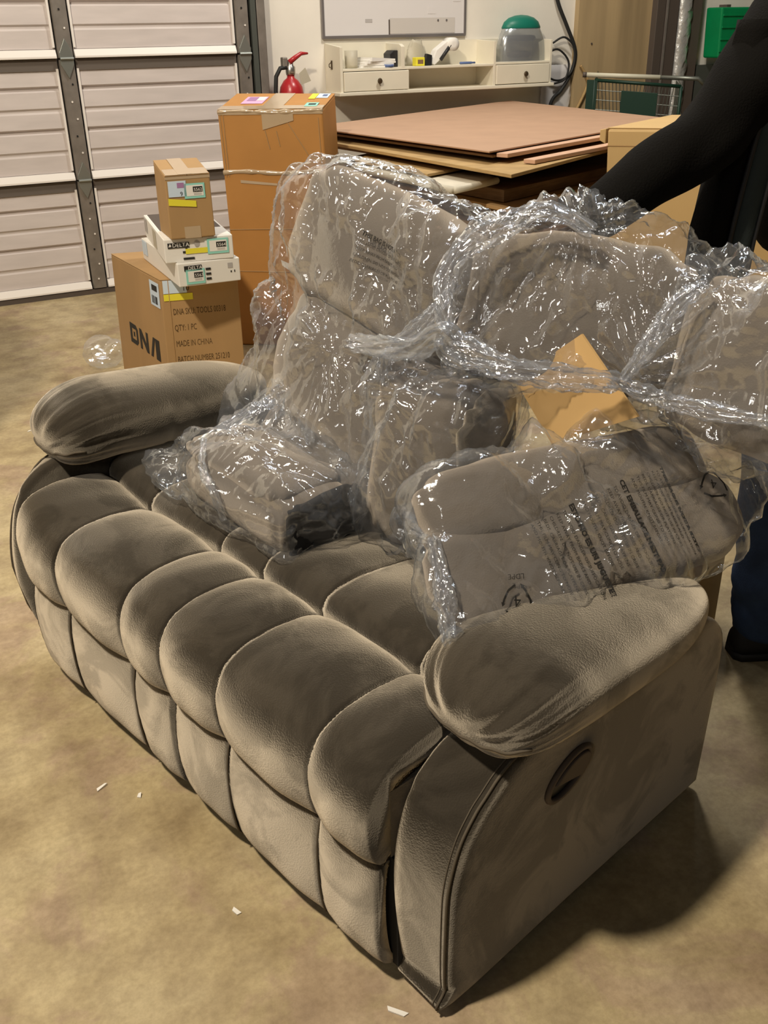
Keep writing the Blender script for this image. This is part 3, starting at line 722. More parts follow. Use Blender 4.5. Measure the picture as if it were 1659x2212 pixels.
# ---- printed carton at the bottom of the left stack
fl, bl, frp = V((1.018, 3.772, .527)), V((.981, 4.39, .527)), V((1.318, 3.70, .527))
br = frp + (bl - fl)
top_ = [fl, frp, br, bl]; base_ = [V((p.x, p.y, 0)) + d for p, d in zip(top_, (V((-.012, -.004, 0)), V((0, 0, 0)), V((0, 0, 0)), V((-.016, 0, 0))))]
dna, F = carton('cardboard_carton', 'brown printed carton on the floor under the two flat white boxes', base_, top_, 'kraft', split='l')
f = F['front']
MB().tube([f.p(.10, v, .001) for v in (0, 1)], .0025, 6).build('corner_crease', 'kraft', dna)
for k, t in enumerate(('DNA SKU: TOOLS 00318', 'QTY: 1 PC', 'MADE IN CHINA', 'BATCH NUMBER 251210')):
    f.text(t, .036, .13, .735 - .125 * k, .0016, dna, 'ink_brown', 'printed_text', .56)
f.patch(.03, .33, .90, .999).build('shipping_label', 'bluelab', dna)
f.text('10', .03, .27, .915, .0032, dna, 'ink', 'printed_text')
f.patch(.03, .40, .845, .895, .0016).build('yellow_label', 'yellow', dna)
f.patch(.03, .40, .80, .99, .0012, .0008).build('tape_strip', 'tape_clear', dna) if False else None
f = F['left']
# bold three-letter block mark: D with an inset square, N, A without a crossbar
mk = MB()
def bar(pts):
    q = f.quad(pts, .0012, .0006); mk.add(q.v, q.f)
v0, v1 = .33, .50
X = lambda t: .27 + .60 * t
for pts in ([(0, v0), (.07, v0), (.07, v1), (0, v1)], [(.07, v1 - .04), (.22, v1 - .04), (.22, v1), (.07, v1)], [(.07, v0), (.22, v0), (.22, v0 + .04), (.07, v0 + .04)], [(.22, v0), (.28, v0 + .03), (.28, v1 - .03), (.22, v1)], [(.12, v0 + .065), (.17, v0 + .065), (.17, v1 - .065), (.12, v1 - .065)],
            [(.34, v0), (.41, v0), (.41, v1), (.34, v1)], [(.41, v1), (.41, v1 - .07), (.56, v0), (.56, v0 + .07)], [(.56, v0), (.63, v0), (.63, v1), (.56, v1)],
            [(.69, v0), (.76, v0), (.87, v1), (.80, v1)], [(.87, v0), (1., v0), (1., v1), (.87, v1)]):
    bar([(X(u), v) for u, v in pts])
mk.build('printed_logo', 'ink', dna)
lb = f.patch(.80, .97, .78, .97).build('shipping_label', 'bluelab', dna)
f.patch(.84, .94, .90, .945, .003, .0004).build('print_block', 'ink', lb)
barcode(f, .83, .94, .80, .86, .003, lb, 7)
# ---- two flat white boxes
def white_box(label, pts, num, hi):
    r, F = carton('flat_white_box', label, *pts, 'paper', False, 'flat white boxes in the left stack', bev=.003)
    f = F['front']
    F['top'].patch(.02, .98, .02, .98, .0003, .0012).build('lid', 'paper', r)
    if hi:
        F['top'].patch(.05, .96, .30, .97, .002, .0006).build('printed_panel', 'steel_dark', r)
        lg = f.patch(.05, .36, .62, .84).build('brand_block', 'ink', r)
        MB().lathe([(.008, 0), (.0001, .0006)], (0, 0, 0), 3).build('brand_mark', 'paper', lg).matrix_basis = Matrix.Translation(f.p(.085, .73, .0032)) @ Matrix.Rotation(math.pi / 2, 4, 'X') @ Matrix.Rotation(math.pi / 2, 4, 'Z')
        f.text('DELTA', .021, .115, .665, .0032, lg, 'paper', 'printed_text', 1.02)
        f.patch(.26, .31, .38, .47).build('print_block', 'ink', r); f.patch(.30, .33, .52, .60).build('print_block', 'ink', r)
        f.patch(.26, .42, .10, .19).build('print_block', 'ink', r)
        f.patch(.30, .62, .34, .56, .002, .0008).build('yellow_label', 'yellow', r)
        stock_label(f, .62, .93, .26, .90, num, r)
        MB().lathe([(.012, .0), (.0121, .0006)], (0, 0, 0), 16).build('round_print', 'paper_grey', r).matrix_basis = Matrix.Translation(f.p(.48, .74, .001)) @ Matrix.Rotation(math.pi / 2, 4, 'X')
    else:
        lg = f.patch(.10, .38, .66, .88).build('brand_block', 'ink', r)
        f.text('DELTA', .018, .16, .71, .0032, lg, 'paper', 'printed_text', 1.02)
        for k in range(3): f.patch(.44, .52, .62 - k * .21, .71 - k * .21).build('print_block', 'ink', r)
        stock_label(f, .12, .42, .08, .72, num, r)
        f.patch(.80, .88, .60, .82, .001, .0004).build('print_block', 'paper_grey', r)
        f.patch(.84, .86, .40, .48, .001, .0004).build('print_block', 'ink', r); f.patch(.90, .915, .40, .50, .001, .0004).build('print_block', 'ink', r)
        f.patch(.53, .64, .02, .98, .0012, .0005).build('tape_strip', 'tape_clear', r) if False else None
    l = F['left']
    l.patch(.03, .16, .30, .95).build('side_label', 'bluelab' if not hi else 'paper_grey', r)
    l.patch(.45, .62, .12, .9, .0008, .0005).build('side_print', 'beige', r) if hi else None
    return r
white_box('lower flat white box, resting directly on the brown printed carton', boxpts(1.183, 3.892, -.05, .245, .60, .533, .088), '5563', False)
white_box('upper flat white box with dark top print, under the small upright carton', boxpts(1.186, 3.90, -.155, .262, .60, .6225, .088), '5564', True)
# ---- small upright carton
sc, F = carton('small_carton', 'small upright brown carton with stickers standing on the flat white boxes', *boxpts(1.128, 3.69, -.10, .170, .20, .713, .222, .035, .02), 'kraft', True, split='l')
f = F['front']
lb = f.patch(.05, .45, .68, .93).build('shipping_label', 'bluelab', sc)
f.patch(.25, .40, .82, .90, .003, .0004).build('print_block', 'purple', lb)
f.text('9', .022, .30, .69, .0032, lb, 'ink', 'printed_text')
stock_label(f, .40, .86, .64, .88, '5562', sc)
f.quad([(.03, .55), (.64, .50), (.64, .60), (.03, .66)], .002).build('yellow_label', 'yellow', sc)
f.patch(.32, .68, .0, .19, .0006, .0006).build('tape_strip', 'tape_clear', sc)
f.patch(.0, 1., .955, 1.0, .0006, .0006).build('tape_strip', 'tape_clear', sc)
t = F['top']; t.patch(.30, .62, 0, 1, .006, .0008).build('tape_strip', 'tape_clear', sc); t.patch(.02, .98, .0, .35, .0056, .0006).build('tape_strip', 'tape_clear', sc)
# ---- tall orange-brown carton
psi = -.60; w = .485; d = .40
fl = V((1.579, 4.46, 0)); ux = V((math.cos(psi), math.sin(psi), 0)); uy = V((-math.sin(psi), math.cos(psi), 0))
base_ = [fl, fl + ux * w, fl + ux * w + uy * d, fl + uy * d]
top_ = [V((1.562, 4.468, 1.086)), V((1.562, 4.468, 1.088)) + ux * (w - .005), V((1.562, 4.468, 1.128)) + ux * (w - .005) + uy * d * .98, V((1.562, 4.468, 1.133)) + uy * d * .98]
tall, F = carton('tall_carton', 'tall orange-brown carton standing on the floor behind the left stack', base_, top_, 'orange', True, split='l', bev=.008)
f = F['front']; t = F['top']; rt = F['right']
def ridge(fc, v, r, u0=0., u1=1., name='tape_ridge', m='tape_clear'):
    k = 40; P = [fc.p(u0 + (u1 - u0) * i / (k - 1), v + .004 * math.sin(i * .21), -r * .35 + .0012 * math.sin(i * 1.3)) for i in range(k)]
    return MB().tube(P, [r * (1 + .12 * math.sin(i * .8)) for i in range(k)], 14).build(name, m, tall, True)
ridge(f, .757, .011); ridge(f, .995, .008, .0, 1.); ridge(t, .01, .007)
f.quad([(.16, .715), (.52, .703), (.52, .712), (.16, .727)], .001).build('tape_strip', 'tape_clear', tall)
rt.patch(0, 1, .752, .770, .0008, .0008).build('tape_strip', 'tape', tall)
t.patch(.40, .60, 0, 1, .005, .001).build('tape_strip', 'tape_clear', tall)
t.patch(0, 1, 0, .20, .0062, .0008).build('tape_strip', 'tape_clear', tall)
f.quad([(0, .985), (1, .985), (1, 1.0), (0, 1.0)], .0012).build('tape_strip', 'tape_clear', tall)
f.quad([(.42, .925), (.72, .96), (.72, .985), (.42, .985)], .0018).build('tape_strip', 'tape_clear', tall)
for a, b_ in (((.44, .925), (.475, .85)), ((.66, .955), (.84, .825)), ((.55, .92), (.575, .86)), ((.0, .52), (1., .525)), ((.05, .99), (.055, .74)), ((.02, .99), (.03, .74)), ((.955, .97), (.965, .76)), ((.0, .34), (1., .335))):
    MB().tube([f.p(*a, .0004), f.p((a[0] + b_[0]) / 2, (a[1] + b_[1]) / 2, .0012), f.p(*b_, .0004)], .0022, 6).build('crease', 'kraft', tall)
pk = t.patch(.16, .37, .34, .76, .0052).build('pink_label', 'pink', tall)
t.patch(.19, .28, .50, .72, .007, .0003).build('print_block', 'purple', pk); t.patch(.285, .36, .52, .74, .007, .0003).build('print_field', 'paper', pk)
t.patch(.78, .845, .62, .97, .0052).build('yellow_label', 'yellow', tall)
lb = t.patch(.85, .965, .68, .97, .0052).build('shipping_label', 'bluelab', tall); t.patch(.90, .945, .78, .90, .007, .0003).build('print_block', 'blue', lb)
lb = t.patch(.81, .93, .12, .34, .0072).build('stock_label', 'teal', tall); t.patch(.84, .91, .19, .27, .009, .0003).build('print_block', 'ink', lb)
f.quad([(.50, .365), (.565, .345), (.565, .375), (.49, .39)], .001).build('torn_patch', 'paper', tall)
# ---- pale kraft carton at the right of the pile
cr, F = carton('kraft_carton', 'large pale kraft carton behind the person, at the right end of the board pile',
    [(3.02, 3.44, 0), (3.78, 2.72, 0), (4.42, 3.30, 0), (3.68, 3.80, 0)], [(2.985, 3.475, 1.0), (3.72, 2.72, 1.0), (4.40, 3.24, 1.0), (3.67, 3.80, 1.0)], 'kraft_pale', False, bev=.012)
f = F['front']; l = F['left']
F['top'].patch(0, .5, .01, .99, .0005, .004).build('top_flap', 'kraft_pale', cr, bevel=.001)
F['top'].patch(.51, 1, .01, .99, .0005, .004).build('top_flap', 'kraft_pale', cr, bevel=.001)
pa, ld, dd = V((-.035, .035, 0)), V((-.70, .72, 0)), V((.69, .33, 0))
fl4 = [pa + ld * .004, pa + ld * .030, pa + ld * .030 + dd * .5, pa + ld * .004 + dd * .5]
MB().hexa([p + V((0, 0, z_)) for p, z_ in zip(fl4, (.938, .952, .952, .938))] + [p + V((0, 0, z_)) for p, z_ in zip(fl4, (1.001, .996, .996, 1.001))]).build('side_flap', 'kraft_pale', cr, bevel=.003)
MB().tube([f.p(.0, .93, .001), f.p(1, .93, .001)], .002, 6).build('crease', 'kraft', cr)

# ================================================================== PILE OF BOARDS
def board(name, label, quad_, z, th, m, group='boards in the flat pile', edge=None):
    o = V((*quad_[0], z)); r = thing(name, label, 'board', o, 0, group)
    b = [V((*p, z)) - o for p in quad_]
    MB().hexa(b + [p + V((0, 0, th)) for p in b]).build('board', m, r, bevel=.002)
    return r, b
def qd(df=(0, 0), dl=(0, 0), db=(0, 0), dr=(0, 0)):
    return [(2.357 + df[0], 3.456 + df[1]), (4.0 + dr[0], 4.106 + dr[1]), (4.20 + db[0], 5.93 + db[1]), (2.228 + dl[0], 4.983 + dl[1])]
board('hardboard_sheet', 'pinkish brown hardboard sheet lying on top of the board pile', qd(), .943, .007, 'hard')
board('cardboard_sheet', 'dark cardboard sheet in the gap just under the top hardboard', qd((.03, .02), (.02, 0)), .921, .010, 'ply_dark')
board('plywood_sheet', 'yellowish plywood sheet jutting past the top sheet of the pile', qd((-.10, -.30), (-.02, -.12), (0, 0), (-.40, -.25)), .885, .014, 'ply')
board('cardboard_sheet', 'dark sheet squeezed under the plywood in the pile', qd((.02, -.10), (0, 0), (0, 0), (-.38, -.2)), .864, .012, 'ply_dark')
board('plywood_sheet', 'short pale plywood sheet on the dirty white panel', [(2.16, 3.62), (2.75, 3.86), (2.6, 4.7), (2.14, 4.25)], .848, .012, 'ply')
bt_pts = [(2.46, 3.478), (3.287, 3.80)]
for i, (a, b_, z, lbl) in enumerate((((2.43, 3.43), (3.50, 3.85), .922, 'upper pink wooden batten tucked under the hardboard edge'), ((2.50, 3.335), (3.42, 3.70), .902, 'lower pink wooden batten lying on the plywood edge'))):
    a, b_ = V((*a, z)), V((*b_, z)); dx = (b_ - a).normalized(); nx = V((-dx.y, dx.x, 0)) * .055
    r = thing('wooden_batten', lbl, 'batten', a, 0, 'pink battens in the board pile')
    MB().hexa([V((0, 0, 0)), b_ - a, b_ - a + nx, nx] + [p + V((0, 0, .0165)) for p in (V((0, 0, 0)), b_ - a, b_ - a + nx, nx)]).build('batten', 'ply_pink', r, bevel=.002)
r, b = board('white_panel', 'dirty white furniture panel with rounded front lip sticking out of the pile', [(2.13, 3.36), (2.42, 3.49), (2.75, 4.75), (2.11, 4.22)], .822, .018, 'panel_white')
MB().tube([V((-.002, -.004, .006)), V((.29, .126, .006))], .014, 10).build('rounded_lip', 'panel_white', r, True)
MB().tube([V((-.006, .0, .006)), V((-.02, .85, .006))], .014, 10).build('rounded_lip', 'panel_white', r, True)
z = .80
for i, (th, m, df, txt) in enumerate(((.05, 'ply_dark', (.06, -.03), 'flattened brown carton just below the white panel, topmost of the lower pile'), (.016, 'kraft', (.0, -.16), 'thin kraft sheet jutting from the lower pile'), (.07, 'ply_dark', (.09, .0), 'thick bundle of flattened cartons in the middle of the lower pile'),
        (.014, 'ply', (.02, -.20), 'split-ended plywood sheet low in the pile beside the black sleeve'), (.022, 'hard', (.05, -.22), 'second split-ended board low in the pile'), (.10, 'ply_dark', (.12, -.02), 'bundle of brown sheets low in the pile'))):
    z -= th + .003
    board('cardboard_bundle' if th > .03 else 'wooden_sheet', txt, qd(df, (.05, -.2), (0, 0), (-.40, -.22)), z, th, m)
board('cardboard_bundle', 'tall bundle of flattened cartons at the bottom of the pile, on the floor', qd((.10, .0), (.05, -.2), (0, 0), (-.40, -.2)), 0, z - .003, 'ply_dark')

# ================================================================== WALL THINGS
# ---- whiteboard
wb = thing('whiteboard', 'white wall board in a grey aluminium frame above the cream shelf unit', 'whiteboard', (2.83, 6.03, 1.36))
MB().box(.012, 1.038, -.014, -.001, .012, .86).build('writing_surface', 'board', wb)
for b_ in ((0, 1.05, -.02, -.001, -.004, .014), (0, 1.05, -.02, -.001, .85, .868), (-.002, .014, -.021, -.001, 0, .86), (1.036, 1.052, -.021, -.001, 0, .86)):
    MB().box(*b_).build('frame_rail', 'alu', wb, bevel=.002)
nt = MB().box(.475, .965, -.0165, -.0145, .018, .108).build('paper_sheet', 'note', wb)
MB().box(.468, .476, -.018, -.0145, .016, .10).build('dark_edge', 'steel_dark', nt)
for x in (.835, .90): MB().lathe([(.007, -.019), (.006, -.0165)], (x, 0, .092), 10, 'y').build('magnet', 'alu', nt)
for (x, z_, w_, h_) in ((.30, .085, .05, .02), (.76, .13, .06, .045), (.95, .20, .06, .07)): MB().box(x, x + w_, -.0155, -.0142, z_, z_ + h_).build('faded_mark', 'paper_grey' if w_ < .06 else 'board', wb)
# ---- cream wall shelf unit
hx0, hx1, hy0, hy1 = 2.845, 4.455, 5.812, 6.028
hu = thing('wall_shelf_unit', 'cream painted wall shelf unit with two small drawers under the whiteboard', 'shelf', (hx0, hy0, 1.037))
L2 = lambda x0, x1, y0, y1, z0, z1: MB().box(x0 - hx0, x1 - hx0, y0 - hy0, y1 - hy0, z0 - 1.037, z1 - 1.037)
L2(hx0 - .015, hx1 + .02, hy0 - .015, hy1, 1.037, 1.058).build('base_board', 'hutch', hu, bevel=.004)
L2(hx0, hx1, hy1 - .012, hy1, 1.058, 1.335).build('back_panel', 'hutch', hu)
for (x0, x1, zt, nm) in ((hx0, hx0 + .018, 1.312, 'side_panel'), (hx1 - .018, hx1, 1.325, 'side_panel'), (3.975, 3.995, 1.325, 'divider')):
    MB().prism([(0, .02), (hy1 - hy0 - .012, .02), (hy1 - hy0 - .012, .296), (0, zt - 1.037)], 'x', x0 - hx0, x1 - hx0).build(nm, 'hutch', hu, bevel=.002)
MB().prism([(0, .15), (hy1 - hy0 - .012, .15), (hy1 - hy0 - .012, .29), (.03, .285), (0, .27)], 'x', 3.275 - hx0, 3.30 - hx0).build('divider', 'hutch', hu, bevel=.002)
L2(hx0 + .018, 3.975, hy0, hy1 - .012, 1.176, 1.19).build('middle_shelf', 'hutch', hu, bevel=.002)
L2(3.995, hx1 - .018, hy0, hy1 - .012, 1.183, 1.197).build('middle_shelf', 'hutch', hu, bevel=.002)
L2(3.32, 3.335, hy0 + .01, hy1 - .012, 1.058, 1.176).build('divider', 'hutch', hu)
for (x0, x1, z0, z1) in ((hx0 + .021, 3.326, 1.061, 1.172), (3.998, hx1 - .02, 1.062, 1.18)):
    dr = L2(x0, x1, hy0 - .008, hy0 + .012, z0, z1).build('drawer', 'hutch', hu, bevel=.004)
    L2(x0 + .006, x1 - .006, hy0 + .012, hy1 - .03, z0 + .004, z1 - .01).build('drawer_box', 'hutch', dr)
    kx, kz = (x0 + x1) / 2 - hx0 + .01, (z0 + z1) / 2 - 1.037
    MB().lathe([(.006, -.018), (.006, -.008)], (kx, 0, kz), 10, 'y').build('knob_stem', 'knob', dr, True)
    MB().lathe([(.002, -.036), (.013, -.034), (.018, -.026), (.014, -.019), (.005, -.017)], (kx, 0, kz), 8, 'y').build('drawer_knob', 'knob', dr)
hk = MB().box(-.006, -.0005, .11, .122, .15, .20).build('key_hook', 'knob', hu)
MB().tube([(-.006, .116, .19), (-.02, .116, .18), (-.02, .116, .165), (-.012, .116, .16)], .003, 6).build('hook_wire', 'knob', hk)
# things on the shelves
MB_ = MB().lathe([(.038, 0), (.040, .02), (.041, .10), (.036, .10), (.034, .012)], (0, 0, 0), 24)
cup = thing('beige_cup', 'beige plastic cup at the left end of the cream shelf', 'cup', (2.965, 5.90, 1.191)); MB_.build('cup', 'beige', cup, True)
for i in range(4):
    r = thing('paper_stack', ('bottom paper of the loose sheets beside the beige cup', 'second paper of the loose sheets beside the cup', 'third paper of the loose sheets beside the cup', 'top sloping paper of the loose sheets beside the cup')[i], 'paper', (3.12 + .012 * i, 5.91, 1.191 + i * .012), .12 * i - .15, 'loose papers on the shelf')
    z0 = .0; MB().hexa([(-.105, -.07, z0), (.105, -.07, z0), (.105, .07, z0), (-.105, .07, z0), (-.10, -.07, .011 + .004 * i), (.105, -.07, .010), (.10, .07, .010), (-.105, .07, .012 + .004 * i)]).build('paper', 'paper', r)
bb = thing('black_holder', 'black open-front holder leaning by the shelf divider', 'holder', (3.255, 5.90, 1.191))
MB().prism([(-.03, 0), (.035, 0), (.035, .085), (.02, .095), (-.01, .095), (-.035, .075)], 'y', -.04, .05).build('holder_body', 'black', bb, bevel=.004)
bt = thing('blue_tape_roll', 'flat blue tape roll lying in front of the papers', 'tape', (3.20, 5.845, 1.191)); MB().lathe([(.02, 0), (.035, 0), (.035, .016), (.02, .016), (.02, .0)], (0, 0, 0), 20).build('roll', 'blue', bt, True)
yb = thing('yellow_box', 'small yellow box on the middle shelf right of the divider', 'box', (3.44, 5.88, 1.191)); MB().box(-.032, .032, -.025, .025, 0, .05).build('box_body', 'yellow', yb, bevel=.003); MB().box(-.02, .02, -.0262, -.025, .012, .036).build('printed_patch', 'ply_dark', yb)
kb = thing('black_scraper', 'dark upright tool beside the yellow box', 'tool', (3.51, 5.89, 1.191)); MB().hexa([(-.025, -.02, 0), (.025, -.02, 0), (.025, .02, 0), (-.025, .02, 0), (-.01, -.015, .07), (.03, -.015, .06), (.03, .015, .06), (-.01, .015, .07)]).build('tool_body', 'black', kb, bevel=.003)
tg = thing('tape_gun', 'white tape dispenser with black handle leaning on the shelf back', 'dispenser', (3.63, 5.92, 1.191))
MB().prism([(-.09, .01), (-.06, .0), (.09, .11), (.075, .145), (.03, .14), (-.05, .09)], 'y', -.03, .03).build('dispenser_body', 'paper', tg, bevel=.006)
MB().tube([(-.02, -.034, .03), (.055, -.034, .115)], .012, 8).build('handle', 'black', tg, True); MB().lathe([(.012, -.045), (.04, -.045), (.04, .04), (.012, .04)], (.075, 0, .12), 20, 'y').build('tape_roll', 'paper', tg, True)
pb = thing('clear_bag', 'crinkled beige clear bag slumped behind the yellow box', 'bag', (3.47, 5.965, 1.191))
MB().rings([[(math.cos(t) * (.09 - .05 * k) * (1 + .12 * math.sin(t * 5 + k * 7)), math.sin(t) * (.045 - .02 * k), .145 * k + .01 * math.sin(3 * t + k * 9)) for t in np.linspace(0, 2 * math.pi, 24, endpoint=False)] for k in np.linspace(0, 1, 8)]).build('bag_body', 'beige', pb, True)
bl_ = thing('blue_marker', 'blue marker lying on the middle shelf near the divider', 'pen', (3.80, 5.86, 1.199)); MB().lathe([(.003, -.06), (.008, -.055), (.008, .03), (.006, .035), (.006, .06)], (0, 0, 0), 10, 'x').build('marker_body', 'blue', bl_, True)
# ---- face shield
fs = thing('face_shield', 'clear face shield with green crown standing on the right drawer', 'face shield', (4.265, 5.925, 1.197))
R_ = []
for (r_, z_) in ((.200, 0), (.196, .07), (.182, .14), (.150, .20), (.12, .228)):
    R_.append([(r_ * math.cos(t), r_ * .52 * math.sin(t), z_) for t in np.linspace(math.pi, 2 * math.pi, 25)] + [(r_ * .985 * math.cos(t), r_ * .50 * math.sin(t), z_) for t in np.linspace(2 * math.pi, math.pi, 25)])
MB().rings(R_, cap=False).build('visor', 'visor', fs, True)
MB().rings([[(r_ * math.cos(t), r_ * .52 * math.sin(t) * (1 if math.sin(t) < 0 else .7), z_) for t in np.linspace(0, 2 * math.pi, 32, endpoint=False)] for (r_, z_) in ((.150, .195), (.153, .205), (.135, .238), (.10, .262), (.05, .276), (.004, .28))]).build('crown', 'headgear', fs, True)
MB().tube([(.105 * math.cos(t), .06 * math.sin(t) + .01, .14) for t in np.linspace(0, 2 * math.pi, 28, endpoint=False)], .018, 8, True).build('headband', 'black', fs, True)
MB().tube([(.07 * math.cos(t), .045 * math.sin(t) + .01, .04) for t in np.linspace(0, 2 * math.pi, 28, endpoint=False)], .02, 8, True).build('sweat_band', 'steel_dark', fs, True)
# ---- fire extinguisher
fe = thing('fire_extinguisher', 'red fire extinguisher behind the tall carton, only the head showing', 'extinguisher', (2.55, 5.90, .66))
MB().lathe([(.07, 0), (.075, .01), (.075, .40), (.068, .44), (.045, .475), (.024, .49), (.022, .51)], (0, 0, 0), 24).build('cylinder', 'red', fe, True)
MB().lathe([(.027, .505), (.03, .52), (.03, .55), (.02, .56), (.018, .59)], (0, 0, 0), 16).build('valve', 'chrome', fe, True)
MB().tube([(-.01, -.01, .575), (.03, -.012, .60), (.07, -.012, .622), (.115, -.012, .622)], [.016, .015, .012, .006], 8).build('squeeze_lever', 'red', fe, True)
MB().box(-.055, -.022, -.02, .02, .545, .605).build('gauge_block', 'galv', fe, bevel=.006)
MB().tube([(-.03, -.01, .55), (-.07, -.01, .545), (-.10, -.01, .50), (-.108, -.01, .42), (-.10, -.01, .2)], .013, 8).build('hose', 'rubber', fe, True)
MB().hexa([(.055, -.03, .45), (.12, -.032, .47), (.12, -.030, .47), (.055, -.028, .45), (.045, -.03, .515), (.085, -.032, .545), (.085, -.030, .545), (.045, -.028, .515)]).build('inspection_tag', 'beige', fe)
MB().box(-.05, .05, .075, .13, .30, .36).build('wall_bracket', 'steel_dark', fe)
# ---- cables on the wall
def cable(name, label, pts, r, m): 
    o = V(pts[0]); t = catmull(np.array(pts), 60)
    x = MB().tube([V(p) - o for p in t], r, 8).build(name, m, None, True); x.location = o; return tag(x, label, 'cable')
cable('black_cable', 'thick black cable hanging down the wall right of the shelf unit', [(4.56, 6.005, 1.75), (4.62, 6.0, 1.56), (4.70, 5.995, 1.42), (4.785, 5.99, 1.27), (4.79, 5.985, 1.18), (4.75, 5.985, 1.08), (4.68, 5.985, .99), (4.60, 5.99, .90), (4.58, 5.99, .6)], .013, 'rubber')
cable('coiled_cable', 'thin black cable coiled in loops beside the shelf unit', [(4.60, 6.0, 1.30), (4.68, 5.975, 1.335), (4.77, 5.97, 1.26), (4.76, 5.97, 1.12), (4.65, 5.97, 1.06), (4.54, 5.97, 1.10), (4.53, 5.965, 1.22), (4.62, 5.965, 1.26), (4.72, 5.965, 1.18), (4.70, 5.965, 1.07), (4.60, 5.965, 1.04)], .007, 'rubber')
cable('tan_strap', 'tan strap hanging in a loop on the plywood edge', [(4.84, 5.975, 1.15), (4.90, 5.97, 1.07), (4.91, 5.97, 1.02), (4.86, 5.97, .92), (4.80, 5.975, .82)], .010, 'ply')
hb = thing('hanging_bag', 'pale empty bag hanging behind the coiled cable', 'bag', (4.66, 6.014, .80))
MB().rings([[(math.cos(t) * (.10 + .03 * math.sin(k * 3)) * (1 + .1 * math.sin(4 * t + k * 6)), math.sin(t) * .012, .36 * k) for t in np.linspace(0, 2 * math.pi, 20, endpoint=False)] for k in np.linspace(0, 1, 8)]).build('bag_body', 'board', hb, True)
# ---- shopping cart behind the pile
H0, H1 = V((4.53, 5.50, 1.122)), V((4.97, 5.10, 1.064))
ct = thing('shopping_cart', 'dark green shopping cart with pale handle behind the board pile', 'cart', (H0.x, H0.y, 0))
P0, P1 = V((0, 0, 1.112)), V((.50, -.45, 1.085)); dv = (P1 - P0).normalized(); sv = V((-dv.y, dv.x, 0)) * -1
sv = V((.66, .75, 0))
MB().tube([P0 - dv * .02, P0 + dv * .46], .015, 10).build('handle_bar', 'handle', ct, True)
MB().tube([P0 - dv * .04, P0 - dv * .015], .017, 10).build('handle_cap', 'steel_dark', ct, True)
MB().tube([P0 + dv * .46, P0 + dv * .70, P0 + dv * .74 + V((0, 0, -.03))], .014, 10).build('handle_end', 'wire', ct, True)
A, B = P0 + dv * .04 + V((0, 0, -.03)), P0 + dv * .60 + V((0, 0, -.05))
fr_ = MB()
for a, b_ in ((A, B), (A + V((0, 0, -.38)), B + V((0, 0, -.38))), (A, A + V((0, 0, -.38))), (B, B + V((0, 0, -.38)))): fr_.tube([a, b_], .011, 8)
fr_.build('basket_frame', 'green_dark', ct, True)
wr = MB()
for k in range(1, 24):
    u = k / 24; p = A.lerp(B, u); wr.tube([p, p + V((0, 0, -.38)) + dv * (.04 * (1 if k < 12 else -1))], .0028, 5)
for k in range(1, 6): wr.tube([A + V((0, 0, -.06 * k)), B + V((0, 0, -.06 * k))], .0028, 5)
for side in (A, B):
    for k in range(7): wr.tube([side + V((0, 0, -.06 * k)), side + sv * .75 + V((0, 0, -.06 * k + .03))], .0028, 5)
    for k in range(1, 12): wr.tube([side + sv * .068 * k, side + sv * .068 * k + V((0, 0, -.38))], .0028, 5)
wr.build('basket_wires', 'wire', ct, kind='stuff')
pl_ = A.lerp(B, .32) + V((0, 0, -.05)); pr_ = A.lerp(B, .74) + V((0, 0, -.05)); off = -sv * .012
MB().hexa([pl_ + V((0, 0, -.26)) + off, pr_ + V((0, 0, -.26)) + off, pr_ + V((0, 0, -.26)) + off * 1.6, pl_ + V((0, 0, -.26)) + off * 1.6, pl_ + off, pr_ + off, pr_ + off * 1.6, pl_ + off * 1.6]).build('sign_plate', 'green_dark', ct, bevel=.002)
MB().hexa([A + V((0, 0, -.36)) - sv * .01 - dv * .05, A + V((0, 0, -.36)) - sv * .01 + dv * .015, A + V((0, 0, -.36)) + sv * .02 + dv * .015, A + V((0, 0, -.36)) + sv * .02 - dv * .05, A - sv * .01 - dv * .05, A - sv * .01 + dv * .02, A + sv * .02 + dv * .02, A + sv * .02 - dv * .05]).build('corner_post', 'green_dark', ct)
for s_ in (A, B, A + sv * .7, B + sv * .7):
    MB().tube([V((s_.x, s_.y, .10)), V((s_.x, s_.y, s_.z - .30))], .012, 8).build('leg', 'wire', ct, True)
    MB().lathe([(.02, -.015), (.06, -.015), (.06, .015), (.02, .015)], (s_.x, s_.y, .06), 16, 'y').build('wheel', 'rubber', ct, True)
# ---- green crate hung on the wall
gc = thing('green_crate', 'bright green plastic crate by the steel post, partly behind the black sleeve', 'crate', (5.98, 5.80, 1.17))
MB().prism([(.02, 0), (.50, 0), (.53, .34), (0, .34)], 'y', 0, .16).build('crate_body', 'green', gc, bevel=.012)
for k in range(4): MB().box(.015, .52, -.008, .0, .04 + k * .08, .055 + k * .08).build('rib', 'green', gc, bevel=.002)
MB().box(.2, .24, .15, .23, .30, .36).build('wall_hook', 'steel_dark', gc)

